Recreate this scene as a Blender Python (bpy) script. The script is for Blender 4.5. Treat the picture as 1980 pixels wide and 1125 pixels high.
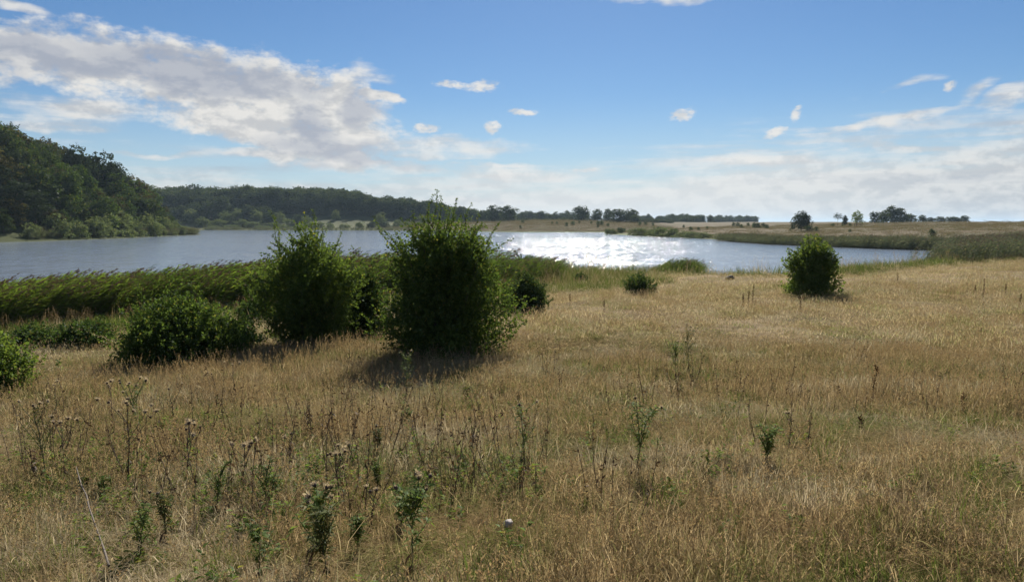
import bpy, bmesh, math, random
import numpy as np
from mathutils import Vector, Matrix, noise as mnoise

# ------------------------------------------------------------------ reset
for o in list(bpy.data.objects):
    bpy.data.objects.remove(o, do_unlink=True)
scene = bpy.context.scene
COL = scene.collection
R = math.radians
rng = np.random.default_rng(7)
random.seed(7)

# ------------------------------------------------------------------ camera
EYE = 4.0                       # metres above the lake
F_PX = 1430.0                   # focal length in photo pixels (photo 1980 wide)
PITCH = math.atan((562.5 - 432.0) / F_PX)
cam_d = bpy.data.cameras.new('camera')
cam_d.sensor_width = 36.0
cam_d.lens = F_PX / 1980.0 * 36.0
cam_d.clip_start = 0.05
cam_d.clip_end = 20000
cam = bpy.data.objects.new('camera', cam_d)
COL.objects.link(cam)
cam.location = (0, 0, EYE)
cam.rotation_euler = (R(90) - PITCH, 0, 0)
scene.camera = cam


def pix_dir(px, py):
    """world direction of a photo pixel"""
    x = (px - 990.0) / F_PX
    y = -(py - 562.5) / F_PX
    c, s = math.cos(PITCH), math.sin(PITCH)
    v = Vector((x, c + y * s, -s + y * c))
    return v.normalized()


def pix_ang(px, py):
    v = pix_dir(px, py)
    return math.degrees(math.atan2(v.x, v.y)), math.degrees(math.asin(v.z))


# ------------------------------------------------------------------ sun, sky, exposure
SUN_AZ = R(6.5)                 # to the right of the view axis
SUN_EL = R(34)
sun_d = bpy.data.lights.new('sun', 'SUN')
sun_d.energy = 5.0
sun_d.angle = R(0.53)
sun_d.color = (1.0, 0.93, 0.82)
sun = bpy.data.objects.new('sun', sun_d)
COL.objects.link(sun)
to_sun = Vector((math.sin(SUN_AZ) * math.cos(SUN_EL), math.cos(SUN_AZ) * math.cos(SUN_EL), math.sin(SUN_EL)))
sun.rotation_euler = to_sun.to_track_quat('Z', 'Y').to_euler()
sun.location = to_sun * 60

vs = scene.view_settings
vs.view_transform = 'Standard'
vs.look = 'None'
vs.exposure = 0.72
vs.gamma = 1.0
vs.use_curve_mapping = False
cy = scene.cycles
cy.max_bounces = 4
cy.diffuse_bounces = 2
cy.glossy_bounces = 2
cy.transmission_bounces = 3
cy.volume_bounces = 0


class NB:
    """small helper to write node trees as expressions"""
    def __init__(self, tree):
        self.t = tree

    def n(self, typ, **kw):
        nd = self.t.nodes.new(typ)
        for k, v in kw.items():
            setattr(nd, k, v)
        return nd

    def put(self, sock, v):
        if v is None:
            return
        if isinstance(v, bpy.types.NodeSocket):
            self.t.links.new(v, sock)
        else:
            if hasattr(sock.default_value, '__len__') and not hasattr(v, '__len__'):
                v = (v,) * len(sock.default_value)
            if hasattr(sock.default_value, '__len__') and len(sock.default_value) == 4 and len(v) == 3:
                v = (*v, 1)
            sock.default_value = v

    def m(self, op, a, b=None, c=None, clamp=False):
        nd = self.n('ShaderNodeMath', operation=op, use_clamp=clamp)
        self.put(nd.inputs[0], a); self.put(nd.inputs[1], b)
        if c is not None:
            self.put(nd.inputs[2], c)
        return nd.outputs[0]

    def add(self, a, b): return self.m('ADD', a, b)
    def sub(self, a, b): return self.m('SUBTRACT', a, b)
    def mul(self, a, b): return self.m('MULTIPLY', a, b)
    def mx(self, a, b): return self.m('MAXIMUM', a, b)

    def step(self, v, lo, hi, olo=0.0, ohi=1.0):
        nd = self.n('ShaderNodeMapRange', interpolation_type='SMOOTHSTEP', clamp=True)
        self.put(nd.inputs[0], v)
        for i, q in enumerate((lo, hi, olo, ohi)):
            self.put(nd.inputs[i + 1], q)
        return nd.outputs[0]

    def mix(self, f, a, b, blend='MIX'):
        nd = self.n('ShaderNodeMix', data_type='RGBA', blend_type=blend)
        self.put(nd.inputs[0], f); self.put(nd.inputs[6], a); self.put(nd.inputs[7], b)
        return nd.outputs[2]

    def xyz(self, x, y, z=0.0):
        nd = self.n('ShaderNodeCombineXYZ')
        self.put(nd.inputs[0], x); self.put(nd.inputs[1], y); self.put(nd.inputs[2], z)
        return nd.outputs[0]

    def noise(self, vec, scale, detail=4, rough=0.55, dist=0.0, col=False, dim='3D'):
        nd = self.n('ShaderNodeTexNoise', noise_dimensions=dim)
        self.put(nd.inputs['Vector'], vec)
        nd.inputs['Scale'].default_value = scale
        nd.inputs['Detail'].default_value = detail
        nd.inputs['Roughness'].default_value = rough
        nd.inputs['Distortion'].default_value = dist
        return nd.outputs['Color' if col else 'Fac']

    def vec(self, op, a, b):
        nd = self.n('ShaderNodeVectorMath', operation=op)
        self.put(nd.inputs[0], a)
        if op == 'SCALE':
            self.put(nd.inputs['Scale'], b)
        else:
            self.put(nd.inputs[1], b)
        return nd.outputs[0]


def build_world():
    w = bpy.data.worlds.new('World')
    scene.world = w
    w.use_nodes = True
    w.cycles.sampling_method = 'MANUAL'
    w.cycles.sample_map_resolution = 256
    t = w.node_tree
    t.nodes.clear()
    b = NB(t)
    out = b.n('ShaderNodeOutputWorld')
    bg = b.n('ShaderNodeBackground')
    t.links.new(bg.outputs[0], out.inputs[0])
    STR = 0.10
    bg.inputs[1].default_value = STR
    sky = b.n('ShaderNodeTexSky', sky_type='NISHITA')
    sky.sun_disc = False
    sky.sun_elevation = SUN_EL
    sky.sun_rotation = SUN_AZ
    sky.altitude = 0
    sky.air_density = 1.0
    sky.dust_density = 0.10
    sky.ozone_density = 3.0
    base = sky.outputs[0]
    # deepen the blue a little, as the phone did
    hsv = b.n('ShaderNodeHueSaturation')
    hsv.inputs['Saturation'].default_value = 1.12
    hsv.inputs['Value'].default_value = 0.435
    t.links.new(base, hsv.inputs['Color'])
    base = b.mix(1.0, hsv.outputs[0], (0.80, 0.93, 1.08), 'MULTIPLY')

    tc = b.n('ShaderNodeTexCoord')
    sep = b.n('ShaderNodeSeparateXYZ')
    t.links.new(tc.outputs['Generated'], sep.inputs[0])
    X, Y, Z = sep.outputs
    az = b.mul(b.m('ARCTAN2', X, Y), 180 / math.pi)
    el = b.mul(b.m('ARCSINE', Z), 180 / math.pi)

    # cloud fields live in azimuth / elevation, in degrees
    P0 = b.xyz(az, b.mul(el, 1.9), 0)
    AE = b.xyz(az, el, 1.0)
    N2 = dict(dim='2D')
    wv = b.noise(P0, 0.20, 3, 0.6, col=True, **N2)
    wv = b.vec('MULTIPLY', b.vec('SUBTRACT', wv, (0.5, 0.5, 0.5)), (1.0, 0.8, 0.0))
    n_med = b.noise(P0, 0.36, 6, 0.60, **N2)
    n_lit = b.noise(b.vec('ADD', P0, (0.25, 1.2, 0.0)), 0.36, 4, 0.60, **N2)
    P1 = b.xyz(b.add(b.mul(az, 0.15), 41.0), b.mul(el, 1.7), 0)
    n_str = b.noise(P1, 0.50, 5, 0.62, **N2)
    P2 = b.xyz(b.add(b.mul(az, 0.40), 77.0), b.mul(el, 1.25), 0)
    n_big = b.noise(P2, 0.16, 2, 0.5, **N2)
    n_fin = b.noise(P0, 1.5, 4, 0.65, **N2)

    def union(blobs, warp):
        """blobs: (px, py, rx, ry, tilt deg) in photo pixels -> field, 1 in the middle, 0 on the rim"""
        pw = b.vec('ADD', AE, b.vec('SCALE', wv, warp))      # (azimuth, elevation, 1)
        acc = None

        def dot(v):
            nd = b.n('ShaderNodeVectorMath', operation='DOT_PRODUCT')
            t.links.new(pw, nd.inputs[0]); nd.inputs[1].default_value = v
            return nd.outputs['Value']
        for (px, py, rx, ry, tilt) in blobs:
            ca, ce = pix_ang(px, py)
            k = 0.0385
            rx, ry = rx * k, ry * k
            c, sn = math.cos(R(tilt)), math.sin(R(tilt))
            e1 = dot((c / rx, -sn / rx, -(ca * c - ce * sn) / rx))
            e2 = dot((sn / ry, c / ry, -(ca * sn + ce * c) / ry))
            q = b.m('MULTIPLY_ADD', e1, e1, b.mul(e2, e2))
            acc = q if acc is None else b.m('MINIMUM', acc, q)
        return b.sub(1.0, b.m('MINIMUM', acc, 2.5))

    # ---- the big bank on the left
    bank = union([
        (30, 95, 160, 44, 6), (210, 125, 170, 62, 8), (400, 160, 190, 68, 10), (560, 190, 180, 80, 14),
        (660, 215, 105, 75, 20), (470, 235, 190, 45, 8), (600, 270, 160, 46, 6),
        (-180, 90, 180, 60, 3), (640, 305, 130, 30, 4), (730, 190, 52, 14, 8), (690, 262, 60, 45, 30)], 3.0)
    d1 = b.add(b.mul(bank, 1.25), b.mul(b.sub(n_med, 0.5), 2.0))
    d1 = b.add(d1, b.mul(b.sub(n_fin, 0.5), 0.8))
    a_bank = b.step(d1, -0.20, 0.95)
    # ---- thin sheets
    thin = union([
        (160, 210, 130, 26, 2), (110, 238, 120, 14, 0), (280, 297, 90, 8, 0), (870, 285, 180, 26, 2), (960, 335, 160, 16, 2), (760, 325, 180, 18, 0),
        (540, 300, 110, 12, 0), (960, 322, 90, 8, 0), (1690, 237, 130, 10, -7), (1960, 190, 55, 18, -14),
        (1760, 163, 60, 10, -8), (1895, 178, 40, 17, -30), (20, 5, 60, 12, 10), (710, 140, 46, 20, 8),
        (1460, 305, 120, 14, 0), (1700, 285, 150, 12, 2), (1290, -8, 110, 16, 0)], 1.8)
    d2 = b.add(thin, b.mul(b.sub(n_str, 0.5), 2.6))
    d2 = b.add(d2, b.mul(b.sub(n_med, 0.5), 1.6))
    a_thin = b.mul(b.step(d2, -0.25, 1.4), 0.92)
    puff = union([
        (935, 165, 38, 14, -4), (880, 163, 44, 9, 6), (1322, 222, 27, 14, -10), (955, 245, 18, 14, 0), (1540, 221, 10, 16, 20),
        (1500, 256, 22, 9, -14), (1010, 214, 32, 7, 4), (820, 248, 30, 10, 0), (1840, 167, 12, 9, -40), (1130, 330, 40, 6, 0)], 0.9)
    d3 = b.add(b.mul(puff, 1.1), b.mul(b.sub(n_fin, 0.5), 2.6))
    d3 = b.add(d3, b.mul(b.sub(n_med, 0.5), 1.2))
    a_puff = b.mul(b.step(d3, -0.15, 1.25), 0.95)
    # ---- layered stratus above the horizon, all the way round
    top = b.add(4.2, b.add(b.mul(b.step(az, 4.0, 18.0), 2.0), b.mul(b.step(az, 20.0, 34.0), 0.9)))
    e0 = b.sub(top, el)
    d4 = b.add(b.mul(e0, 0.32), b.mul(b.sub(n_str, 0.5), 2.8))
    d4 = b.add(d4, b.mul(b.sub(n_med, 0.5), 0.6))
    a_low = b.mul(b.step(d4, -0.35, 1.15), 0.90)
    # pale air low down
    veil = b.mul(b.step(el, 10.0, 0.0), 0.62)
    # ---- the same fair-weather cloud in the rest of the sky
    away = b.mx(b.step(b.m('ABSOLUTE', az), 38, 60), b.step(el, 20, 32))
    d5 = b.add(b.mul(b.sub(n_big, 0.53), 6.0), b.mul(b.sub(n_med, 0.5), 2.0))
    a_far = b.mul(b.mul(b.step(d5, 0.0, 1.0), away), 0.85)

    inv = lambda a: b.sub(1.0, a)
    alpha = inv(b.mul(b.mul(b.mul(inv(a_bank), inv(a_thin)), b.mul(inv(a_puff), inv(a_low))), inv(a_far)))

    # ---- cloud colour: bright thin rims, grey where it is thick
    rel = b.step(b.add(b.sub(n_med, n_lit), b.mul(b.sub(n_fin, 0.5), 0.12)), -0.16, 0.14)
    core = union([(90, 105, 170, 24, 6), (330, 135, 200, 34, 8), (500, 150, 130, 32, 10), (700, 300, 190, 26, 6),
                  (610, 245, 60, 40, 40), (700, 215, 40, 36, 30), (-160, 110, 160, 28, 2), (520, 325, 160, 16, 0)], 3.0)
    thick = b.step(b.add(b.mul(core, 0.9), b.mul(b.sub(n_big, 0.5), 1.5)), -0.5, 0.8)
    thick = b.mx(thick, b.mul(b.mul(b.step(n_str, 0.50, 0.66), a_low), 0.5))
    thick = b.mx(thick, b.mul(b.step(el, 5.0, 0.5), 0.35))
    thick = b.mx(thick, b.mul(a_far, 0.4))
    white = b.mix(rel, (0.53, 0.54, 0.555), (0.76, 0.745, 0.715))
    grey = b.mix(rel, (0.36, 0.395, 0.47), (0.45, 0.475, 0.53))
    ccol = b.mix(thick, white, grey)
    # cloud near the sun's bearing is brighter
    glow = b.mul(b.step(b.m('ABSOLUTE', b.sub(az, 8.0)), 30.0, 0.0), b.step(el, 16.0, 2.0))
    ccol = b.mix(b.mul(glow, 0.55), ccol, (0.86, 0.85, 0.82))
    ccol = b.vec('SCALE', ccol, 0.635 / STR)
    air = b.vec('SCALE', (0.52, 0.63, 0.72), 0.635 / STR)
    base = b.mix(veil, base, air)
    colr = b.mix(alpha, base, ccol)
    t.links.new(colr, bg.inputs[0])


build_world()

# ------------------------------------------------------------------ bookkeeping helpers
def tag(o, label=None, cat=None, group=None, kind=None):
    if label: o['label'] = label
    if cat: o['category'] = cat
    if group: o['group'] = group
    if kind: o['kind'] = kind
    return o


def empty(name, loc, rz=0.0):
    o = bpy.data.objects.new(name, None)
    o.empty_display_size = 0.2
    COL.objects.link(o)
    o.location = loc
    o.rotation_euler = (0, 0, rz)
    return o


def obj(name, me, parent=None, link=True):
    o = bpy.data.objects.new(name, me)
    if link:
        COL.objects.link(o)
    if parent is not None:
        o.parent = parent
    return o


def copy_tree(o, parent=None):
    c = o.copy()
    COL.objects.link(c)
    c.parent = parent
    for ch in list(o.children):
        copy_tree(ch, c)
    return c


def mesh_np(name, verts, faces, mats, midx=None, smooth=False):
    """faces: list of arrays (n,3) or (n,4)"""
    me = bpy.data.meshes.new(name)
    verts = np.asarray(verts, dtype=np.float32)
    if not isinstance(faces, (list, tuple)):
        faces = [faces]
    faces = [np.asarray(f, dtype=np.int32) for f in faces if len(f)]
    me.vertices.add(len(verts))
    me.vertices.foreach_set('co', verts.ravel())
    nl = sum(f.size for f in faces)
    npoly = sum(len(f) for f in faces)
    me.loops.add(nl)
    me.loops.foreach_set('vertex_index', np.concatenate([f.ravel() for f in faces]))
    me.polygons.add(npoly)
    tot = np.concatenate([np.full(len(f), f.shape[1], dtype=np.int32) for f in faces])
    start = np.concatenate([[0], np.cumsum(tot)[:-1]]).astype(np.int32)
    me.polygons.foreach_set('loop_start', start)
    me.polygons.foreach_set('loop_total', tot)
    for m in (mats if isinstance(mats, (list, tuple)) else [mats]):
        me.materials.append(m)
    if midx is not None:
        me.polygons.foreach_set('material_index', np.asarray(midx, dtype=np.int32))
    if smooth:
        me.polygons.foreach_set('use_smooth', np.ones(npoly, dtype=bool))
    me.update(calc_edges=True)
    me.validate()
    return me


class Geo:
    """collects vertices, quads / tris and material indices"""
    def __init__(self):
        self.v = []; self.f3 = []; self.f4 = []; self.m3 = []; self.m4 = []; self.n = 0

    def add(self, v, f, mi=0):
        v = np.asarray(v, dtype=np.float32).reshape(-1, 3)
        f = np.asarray(f, dtype=np.int32) + self.n
        self.v.append(v); self.n += len(v)
        if f.shape[1] == 3:
            self.f3.append(f); self.m3.append(np.full(len(f), mi))
        else:
            self.f4.append(f); self.m4.append(np.full(len(f), mi))

    def build(self, name, mats, smooth=False):
        fs = []; ms = []
        if self.f4:
            fs.append(np.concatenate(self.f4)); ms.append(np.concatenate(self.m4))
        if self.f3:
            fs.append(np.concatenate(self.f3)); ms.append(np.concatenate(self.m3))
        return mesh_np(name, np.concatenate(self.v), fs, mats, np.concatenate(ms), smooth)

    def tube(self, pts, radii, sides=5, mi=0):
        pts = np.asarray(pts, dtype=float); n = len(pts)
        tan = np.gradient(pts, axis=0)
        tan /= np.linalg.norm(tan, axis=1)[:, None] + 1e-9
        ref = np.array([0.31, 0.95, 0.05]) if abs(tan[0][2]) > 0.7 else np.array([0, 0, 1.0])
        a = np.cross(tan, ref); a /= np.linalg.norm(a, axis=1)[:, None] + 1e-9
        c = np.cross(tan, a)
        th = np.linspace(0, 2 * np.pi, sides, endpoint=False)
        r = np.asarray(radii)[:, None, None]
        ring = pts[:, None, :] + r * (np.cos(th)[None, :, None] * a[:, None, :] + np.sin(th)[None, :, None] * c[:, None, :])
        f = []
        for i in range(n - 1):
            for j in range(sides):
                k = (j + 1) % sides
                f.append((i * sides + j, i * sides + k, (i + 1) * sides + k, (i + 1) * sides + j))
        self.add(ring.reshape(-1, 3), f, mi)

    def leaves(self, c, d, nrm, length, width, mi=0, droop=0.15):
        """rhombic leaves, slightly folded: base c, direction d, face normal nrm"""
        c = np.asarray(c); d = np.asarray(d); n = len(c)
        d = d / (np.linalg.norm(d, axis=1)[:, None] + 1e-9)
        s = np.cross(d, nrm); s /= np.linalg.norm(s, axis=1)[:, None] + 1e-9
        up = np.cross(s, d)
        L = np.broadcast_to(np.asarray(length), (n,))[:, None]; W = np.broadcast_to(np.asarray(width), (n,))[:, None]
        tip = c + d * L - up * L * droop
        mid = c + d * L * 0.45
        v = np.stack([c, mid + s * W * 0.5 + up * W * 0.15, tip, mid - s * W * 0.5 + up * W * 0.15], axis=1).reshape(-1, 3)
        i = np.arange(n)[:, None] * 4
        self.add(v, i + np.array([[0, 1, 2, 3]]), mi)


def rand_unit(n, g=None):
    g = g or rng
    v = g.normal(size=(n, 3))
    return v / np.linalg.norm(v, axis=1)[:, None]


# ------------------------------------------------------------------ materials
def new_mat(name):
    m = bpy.data.materials.new(name)
    m.use_nodes = True
    t = m.node_tree
    t.nodes.clear()
    b = NB(t)
    out = b.n('ShaderNodeOutputMaterial')
    return m, b, out


def leaf_mat(name, c_dark, c_light, c_odd, transl=0.42, odd=0.12, patch=0.0, rough=0.55, tint=None, gloss=0.012):
    """thin leaf: diffuse front, light coming through; colour varies leaf by leaf and plant by plant"""
    m, b, out = new_mat(name)
    geo = b.n('ShaderNodeNewGeometry')
    oi = b.n('ShaderNodeObjectInfo')
    isl = geo.outputs['Random Per Island']
    f = b.add(b.mul(isl, 0.65), b.mul(oi.outputs['Random'], 0.35))
    if patch:
        nz = b.noise(geo.outputs['Position'], patch, 3, 0.6)
        f = b.add(b.mul(f, 0.5), b.mul(b.step(nz, 0.36, 0.64), 0.5))
    col = b.mix(f, c_dark, c_light)
    r2 = b.m('FRACT', b.mul(isl, 17.31))
    col = b.mix(b.mul(b.m('LESS_THAN', r2, odd), 0.8), col, c_odd)
    dif = b.n('ShaderNodeBsdfDiffuse'); b.put(dif.inputs['Color'], col)
    tr = b.n('ShaderNodeBsdfTranslucent')
    tcol = b.mix(0.5, col, b.mix(1.0, col, (1.5, 1.35, 0.55), 'MULTIPLY'))
    b.put(tr.inputs['Color'], tcol)
    mx = b.n('ShaderNodeMixShader'); mx.inputs[0].default_value = transl
    b.t.links.new(dif.outputs[0], mx.inputs[1]); b.t.links.new(tr.outputs[0], mx.inputs[2])
    if gloss:
        gl = b.n('ShaderNodeBsdfGlossy'); gl.inputs['Roughness'].default_value = rough
        gl.inputs['Color'].default_value = (0.8, 0.85, 0.9, 1)
        m2 = b.n('ShaderNodeMixShader'); m2.inputs[0].default_value = gloss
        b.t.links.new(mx.outputs[0], m2.inputs[1]); b.t.links.new(gl.outputs[0], m2.inputs[2])
        mx = m2
    b.t.links.new(mx.outputs[0], out.inputs[0])
    return m


def plain_mat(name, c1, c2, scale=8.0, rough=0.85, bump=0.0, obj_var=0.0):
    m, b, out = new_mat(name)
    geo = b.n('ShaderNodeNewGeometry')
    nz = b.noise(geo.outputs['Position'], scale, 4, 0.6)
    p = b.n('ShaderNodeBsdfPrincipled')
    b.put(p.inputs['Base Color'], b.mix(b.step(nz, 0.3, 0.7), c1, c2))
    p.inputs['Roughness'].default_value = rough
    if bump:
        bp = b.n('ShaderNodeBump'); bp.inputs['Strength'].default_value = 0.6; bp.inputs['Distance'].default_value = bump
        b.put(bp.inputs['Height'], nz); b.t.links.new(bp.outputs[0], p.inputs['Normal'])
    b.t.links.new(p.outputs[0], out.inputs[0])
    return m


M = {}
M['bark'] = plain_mat('bark', (0.035, 0.027, 0.02), (0.09, 0.07, 0.05), 14, 0.9, 0.01)
M['hawthorn'] = leaf_mat('hawthorn_leaf', (0.036, 0.072, 0.019), (0.140, 0.205, 0.040), (0.20, 0.20, 0.04), 0.55, 0.05)
M['hawthorn_dark'] = leaf_mat('hawthorn_dark_leaf', (0.020, 0.040, 0.016), (0.070, 0.115, 0.030), (0.13, 0.13, 0.03), 0.42, 0.05)
M['bramble'] = leaf_mat('bramble_leaf', (0.022, 0.048, 0.014), (0.075, 0.125, 0.030), (0.13, 0.12, 0.04), 0.42, 0.08)
M['tree_mid'] = leaf_mat('broadleaf_foliage', (0.017, 0.036, 0.009), (0.060, 0.090, 0.019), (0.11, 0.10, 0.022), 0.40, 0.05)
M['tree_bright'] = leaf_mat('bright_foliage', (0.026, 0.054, 0.011), (0.076, 0.120, 0.022), (0.12, 0.13, 0.025), 0.45, 0.05)
M['tree_brown'] = leaf_mat('olive_foliage', (0.028, 0.035, 0.010), (0.082, 0.078, 0.022), (0.13, 0.09, 0.025), 0.40, 0.06)
M['tree_dark'] = leaf_mat('dark_foliage', (0.016, 0.030, 0.014), (0.046, 0.068, 0.026), (0.06, 0.07, 0.03), 0.28, 0.04)
M['willow'] = leaf_mat('willow_foliage', (0.070, 0.105, 0.042), (0.160, 0.205, 0.085), (0.2, 0.21, 0.10), 0.45, 0.08)
M['far_wood'] = leaf_mat('far_wood_foliage', (0.024, 0.044, 0.019), (0.072, 0.100, 0.033), (0.10, 0.105, 0.03), 0.34, 0.05)

# ------------------------------------------------------------------ the lake outline and the lie of the land
def uv(px, y):
    """photo column and depth -> world x, y"""
    return ((px - 990.0) / F_PX * y, y)


LAKE = [uv(-80, 25.5), uv(0, 27), uv(250, 29.5), uv(530, 33.5), uv(760, 37.5), uv(1000, 43), uv(1090, 50), uv(1150, 55),
        uv(1260, 54), uv(1400, 52.5), uv(1520, 52.5), uv(1580, 56), uv(1640, 61), uv(1730, 64), uv(1800, 68), uv(1835, 74),
        uv(1850, 88), uv(1850, 103), uv(1820, 110), uv(1740, 115), uv(1640, 124), uv(1500, 141), uv(1400, 171),
        uv(1380, 185), uv(1290, 215), uv(1230, 240), uv(1175, 272), uv(1165, 292), uv(1180, 330), uv(1100, 338), uv(1000, 338), uv(900, 365), uv(800, 408),
        uv(680, 425), uv(560, 432), uv(400, 440), (-205, 425), (-215, 350), (-160, 306), (-122, 288), uv(392, 262), uv(330, 235),
        uv(240, 200), uv(150, 179), uv(60, 164), uv(0, 158), (-117, 142), (-135, 110), (-160, 60), (-150, 0), (-70, 6), (-36, 17)]
LAKE = np.array(LAKE, dtype=float)


def lake_sd(x, y):
    """signed distance to the water line, positive on land"""
    x = np.asarray(x, dtype=float); y = np.asarray(y, dtype=float)
    best = np.full(x.shape, 1e12); inside = np.zeros(x.shape, dtype=bool)
    n = len(LAKE)
    for i in range(n):
        ax, ay = LAKE[i]; bx, by = LAKE[(i + 1) % n]
        ex, ey = bx - ax, by - ay
        t = np.clip(((x - ax) * ex + (y - ay) * ey) / (ex * ex + ey * ey), 0, 1)
        best = np.minimum(best, (x - ax - t * ex) ** 2 + (y - ay - t * ey) ** 2)
        if ay != by:
            inside ^= ((ay > y) != (by > y)) & (x < (bx - ax) * (y - ay) / (by - ay) + ax)
    d = np.sqrt(best)
    return np.where(inside, -d, d)


def sstep(v, lo, hi):
    t = np.clip((v - lo) / (hi - lo), 0, 1)
    return t * t * (3 - 2 * t)


def wob(x, y, s, k=0.0):
    """cheap smooth undulation"""
    return (np.sin(x * s + k + 1.7 * np.sin(y * s * 0.71 + k)) + np.sin(y * s * 1.13 - k * 2 + 1.3 * np.sin(x * s * 0.83))) * 0.5


def ground_z(x, y):
    x = np.asarray(x, dtype=float); y = np.asarray(y, dtype=float)
    d = lake_sd(x, y)
    dl = np.maximum(d, 0)
    r = np.hypot(x, y)
    near = np.interp(dl, [0, 3, 8, 14, 20, 28, 45, 120, 400, 4000], [0, .2, .75, 1.25, 1.45, 1.55, 1.75, 2.4, 3.2, 4.0]) + 0.95 * np.exp(-(r / 8.2) ** 2)
    far = 4.9 * (1 - np.exp(-dl / 75.0)) - 1.6 * sstep(dl, 250, 900)
    w = sstep(y, 72, 112)
    z = near * (1 - w) + far * w
    # wooded slope on the left
    hill = 0.52 * np.minimum(dl, 55) * sstep(-x, 100, 125) * sstep(y, 60, 140) * (1 - sstep(y, 250, 292))
    hill *= 0.74 + 0.26 * (1 - sstep(y, 190, 262))
    z = z + hill * 0.92
    # far wooded ridge and the meadow rise in the middle
    z = z + 9.0 * sstep(y, 440, 530) * sstep(-x, 25, 120) * (1 - sstep(-x, 400, 700))
    z = z + 2.2 * np.exp(-((x - 5) / 55.0) ** 2 - ((y - 440) / 60.0) ** 2)
    amp = np.minimum(dl / 12.0, 1.0)
    z = z + amp * (0.05 * wob(x, y, 1.1) + 0.035 * wob(x, y, 2.9, 2.0) * (r < 40) + 0.10 * wob(x, y, 0.33, 1.0) * sstep(r, 12, 40)
                   + 0.35 * wob(x, y, 0.05, 4.0) * sstep(r, 90, 200))
    under = -np.minimum(-np.minimum(d, 0) * 0.10, 2.0)
    return np.where(d > 0, np.maximum(z, 0.045 * dl.clip(0, 1)), under)


def gz(x, y):
    return float(ground_z(np.array([x]), np.array([y]))[0])


def at(px, y):
    """point on the ground in a photo column at a given depth"""
    x = (px - 990.0) / F_PX * y
    return Vector((x, y, gz(x, y)))


def hit(px, py):
    """where the sight line of a photo pixel meets the ground"""
    v = pix_dir(px, py)
    t = np.concatenate([np.arange(1.5, 60, 0.05), np.arange(60, 900, 0.5)])
    P = np.array(cam.location)[None, :] + t[:, None] * np.array(v)[None, :]
    g = np.maximum(ground_z(P[:, 0], P[:, 1]), 0.0)
    i = int(np.argmax(P[:, 2] < g))
    if i == 0:
        i = len(t) - 1
    return Vector((P[i, 0], P[i, 1], g[i]))


# ------------------------------------------------------------------ ground sheet
def ground_mat():
    m, b, out = new_mat('meadow_soil')
    geo = b.n('ShaderNodeNewGeometry')
    pos = geo.outputs['Position']
    sep = b.n('ShaderNodeSeparateXYZ'); b.t.links.new(pos, sep.inputs[0])
    n1 = b.noise(pos, 0.35, 4, 0.6)
    n2 = b.noise(pos, 3.0, 5, 0.65)
    n3 = b.noise(pos, 26.0, 3, 0.7)
    n4 = b.noise(b.xyz(b.mul(sep.outputs[0], 0.35), sep.outputs[1], 0), 0.06, 5, 0.65)
    straw = b.mix(b.step(n2, 0.3, 0.7), (0.17, 0.118, 0.060), (0.30, 0.225, 0.120))
    straw = b.mix(b.mul(b.step(n3, 0.4, 0.7), 0.5), straw, (0.10, 0.072, 0.040))
    straw = b.mix(b.mul(b.step(n1, 0.5, 0.68), 0.45), straw, (0.155, 0.145, 0.060))
    farm = b.mix(b.step(n4, 0.36, 0.64), (0.115, 0.080, 0.043), (0.078, 0.070, 0.032))
    farm = b.mix(b.mul(b.step(n1, 0.4, 0.7), 0.35), farm, (0.12, 0.105, 0.045))
    r = b.m('SQRT', b.add(b.mul(sep.outputs[0], sep.outputs[0]), b.mul(sep.outputs[1], sep.outputs[1])))
    col = b.mix(b.step(r, 45, 95), straw, farm)
    # damp green turf and mud by the water
    zz = b.add(sep.outputs[2], b.mul(b.sub(n2, 0.5), 0.30))
    col = b.mix(b.step(zz, 0.62, 0.22), col, b.mix(n3, (0.055, 0.080, 0.020), (0.120, 0.140, 0.035)))
    col = b.mix(b.step(sep.outputs[2], 0.05, 0.005), col, (0.045, 0.038, 0.026))
    # woodland floor on the left slope and the far ridge
    wl = b.mul(b.step(sep.outputs[0], -100, -108), b.step(sep.outputs[1], 330, 290))
    wl = b.mx(wl, b.mul(b.step(sep.outputs[1], 455, 480), b.step(sep.outputs[0], -10, -60)))
    gl = b.mul(b.step(sep.outputs[1], 392, 410), b.step(sep.outputs[0], 2, -25))
    col = b.mix(gl, col, b.mix(n1, (0.050, 0.065, 0.022), (0.115, 0.115, 0.045)))
    col = b.mix(wl, col, b.mix(n3, (0.030, 0.042, 0.014), (0.075, 0.085, 0.030)))
    p = b.n('ShaderNodeBsdfPrincipled')
    b.put(p.inputs['Base Color'], col)
    p.inputs['Roughness'].default_value = 0.95
    p.inputs['Specular IOR Level'].default_value = 0.1
    bp = b.n('ShaderNodeBump'); bp.inputs['Strength'].default_value = 0.8; bp.inputs['Distance'].default_value = 0.05
    b.put(bp.inputs['Height'], b.add(n2, b.mul(n3, 0.5)))
    b.t.links.new(bp.outputs[0], p.inputs['Normal'])
    b.t.links.new(p.outputs[0], out.inputs[0])
    return m


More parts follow.
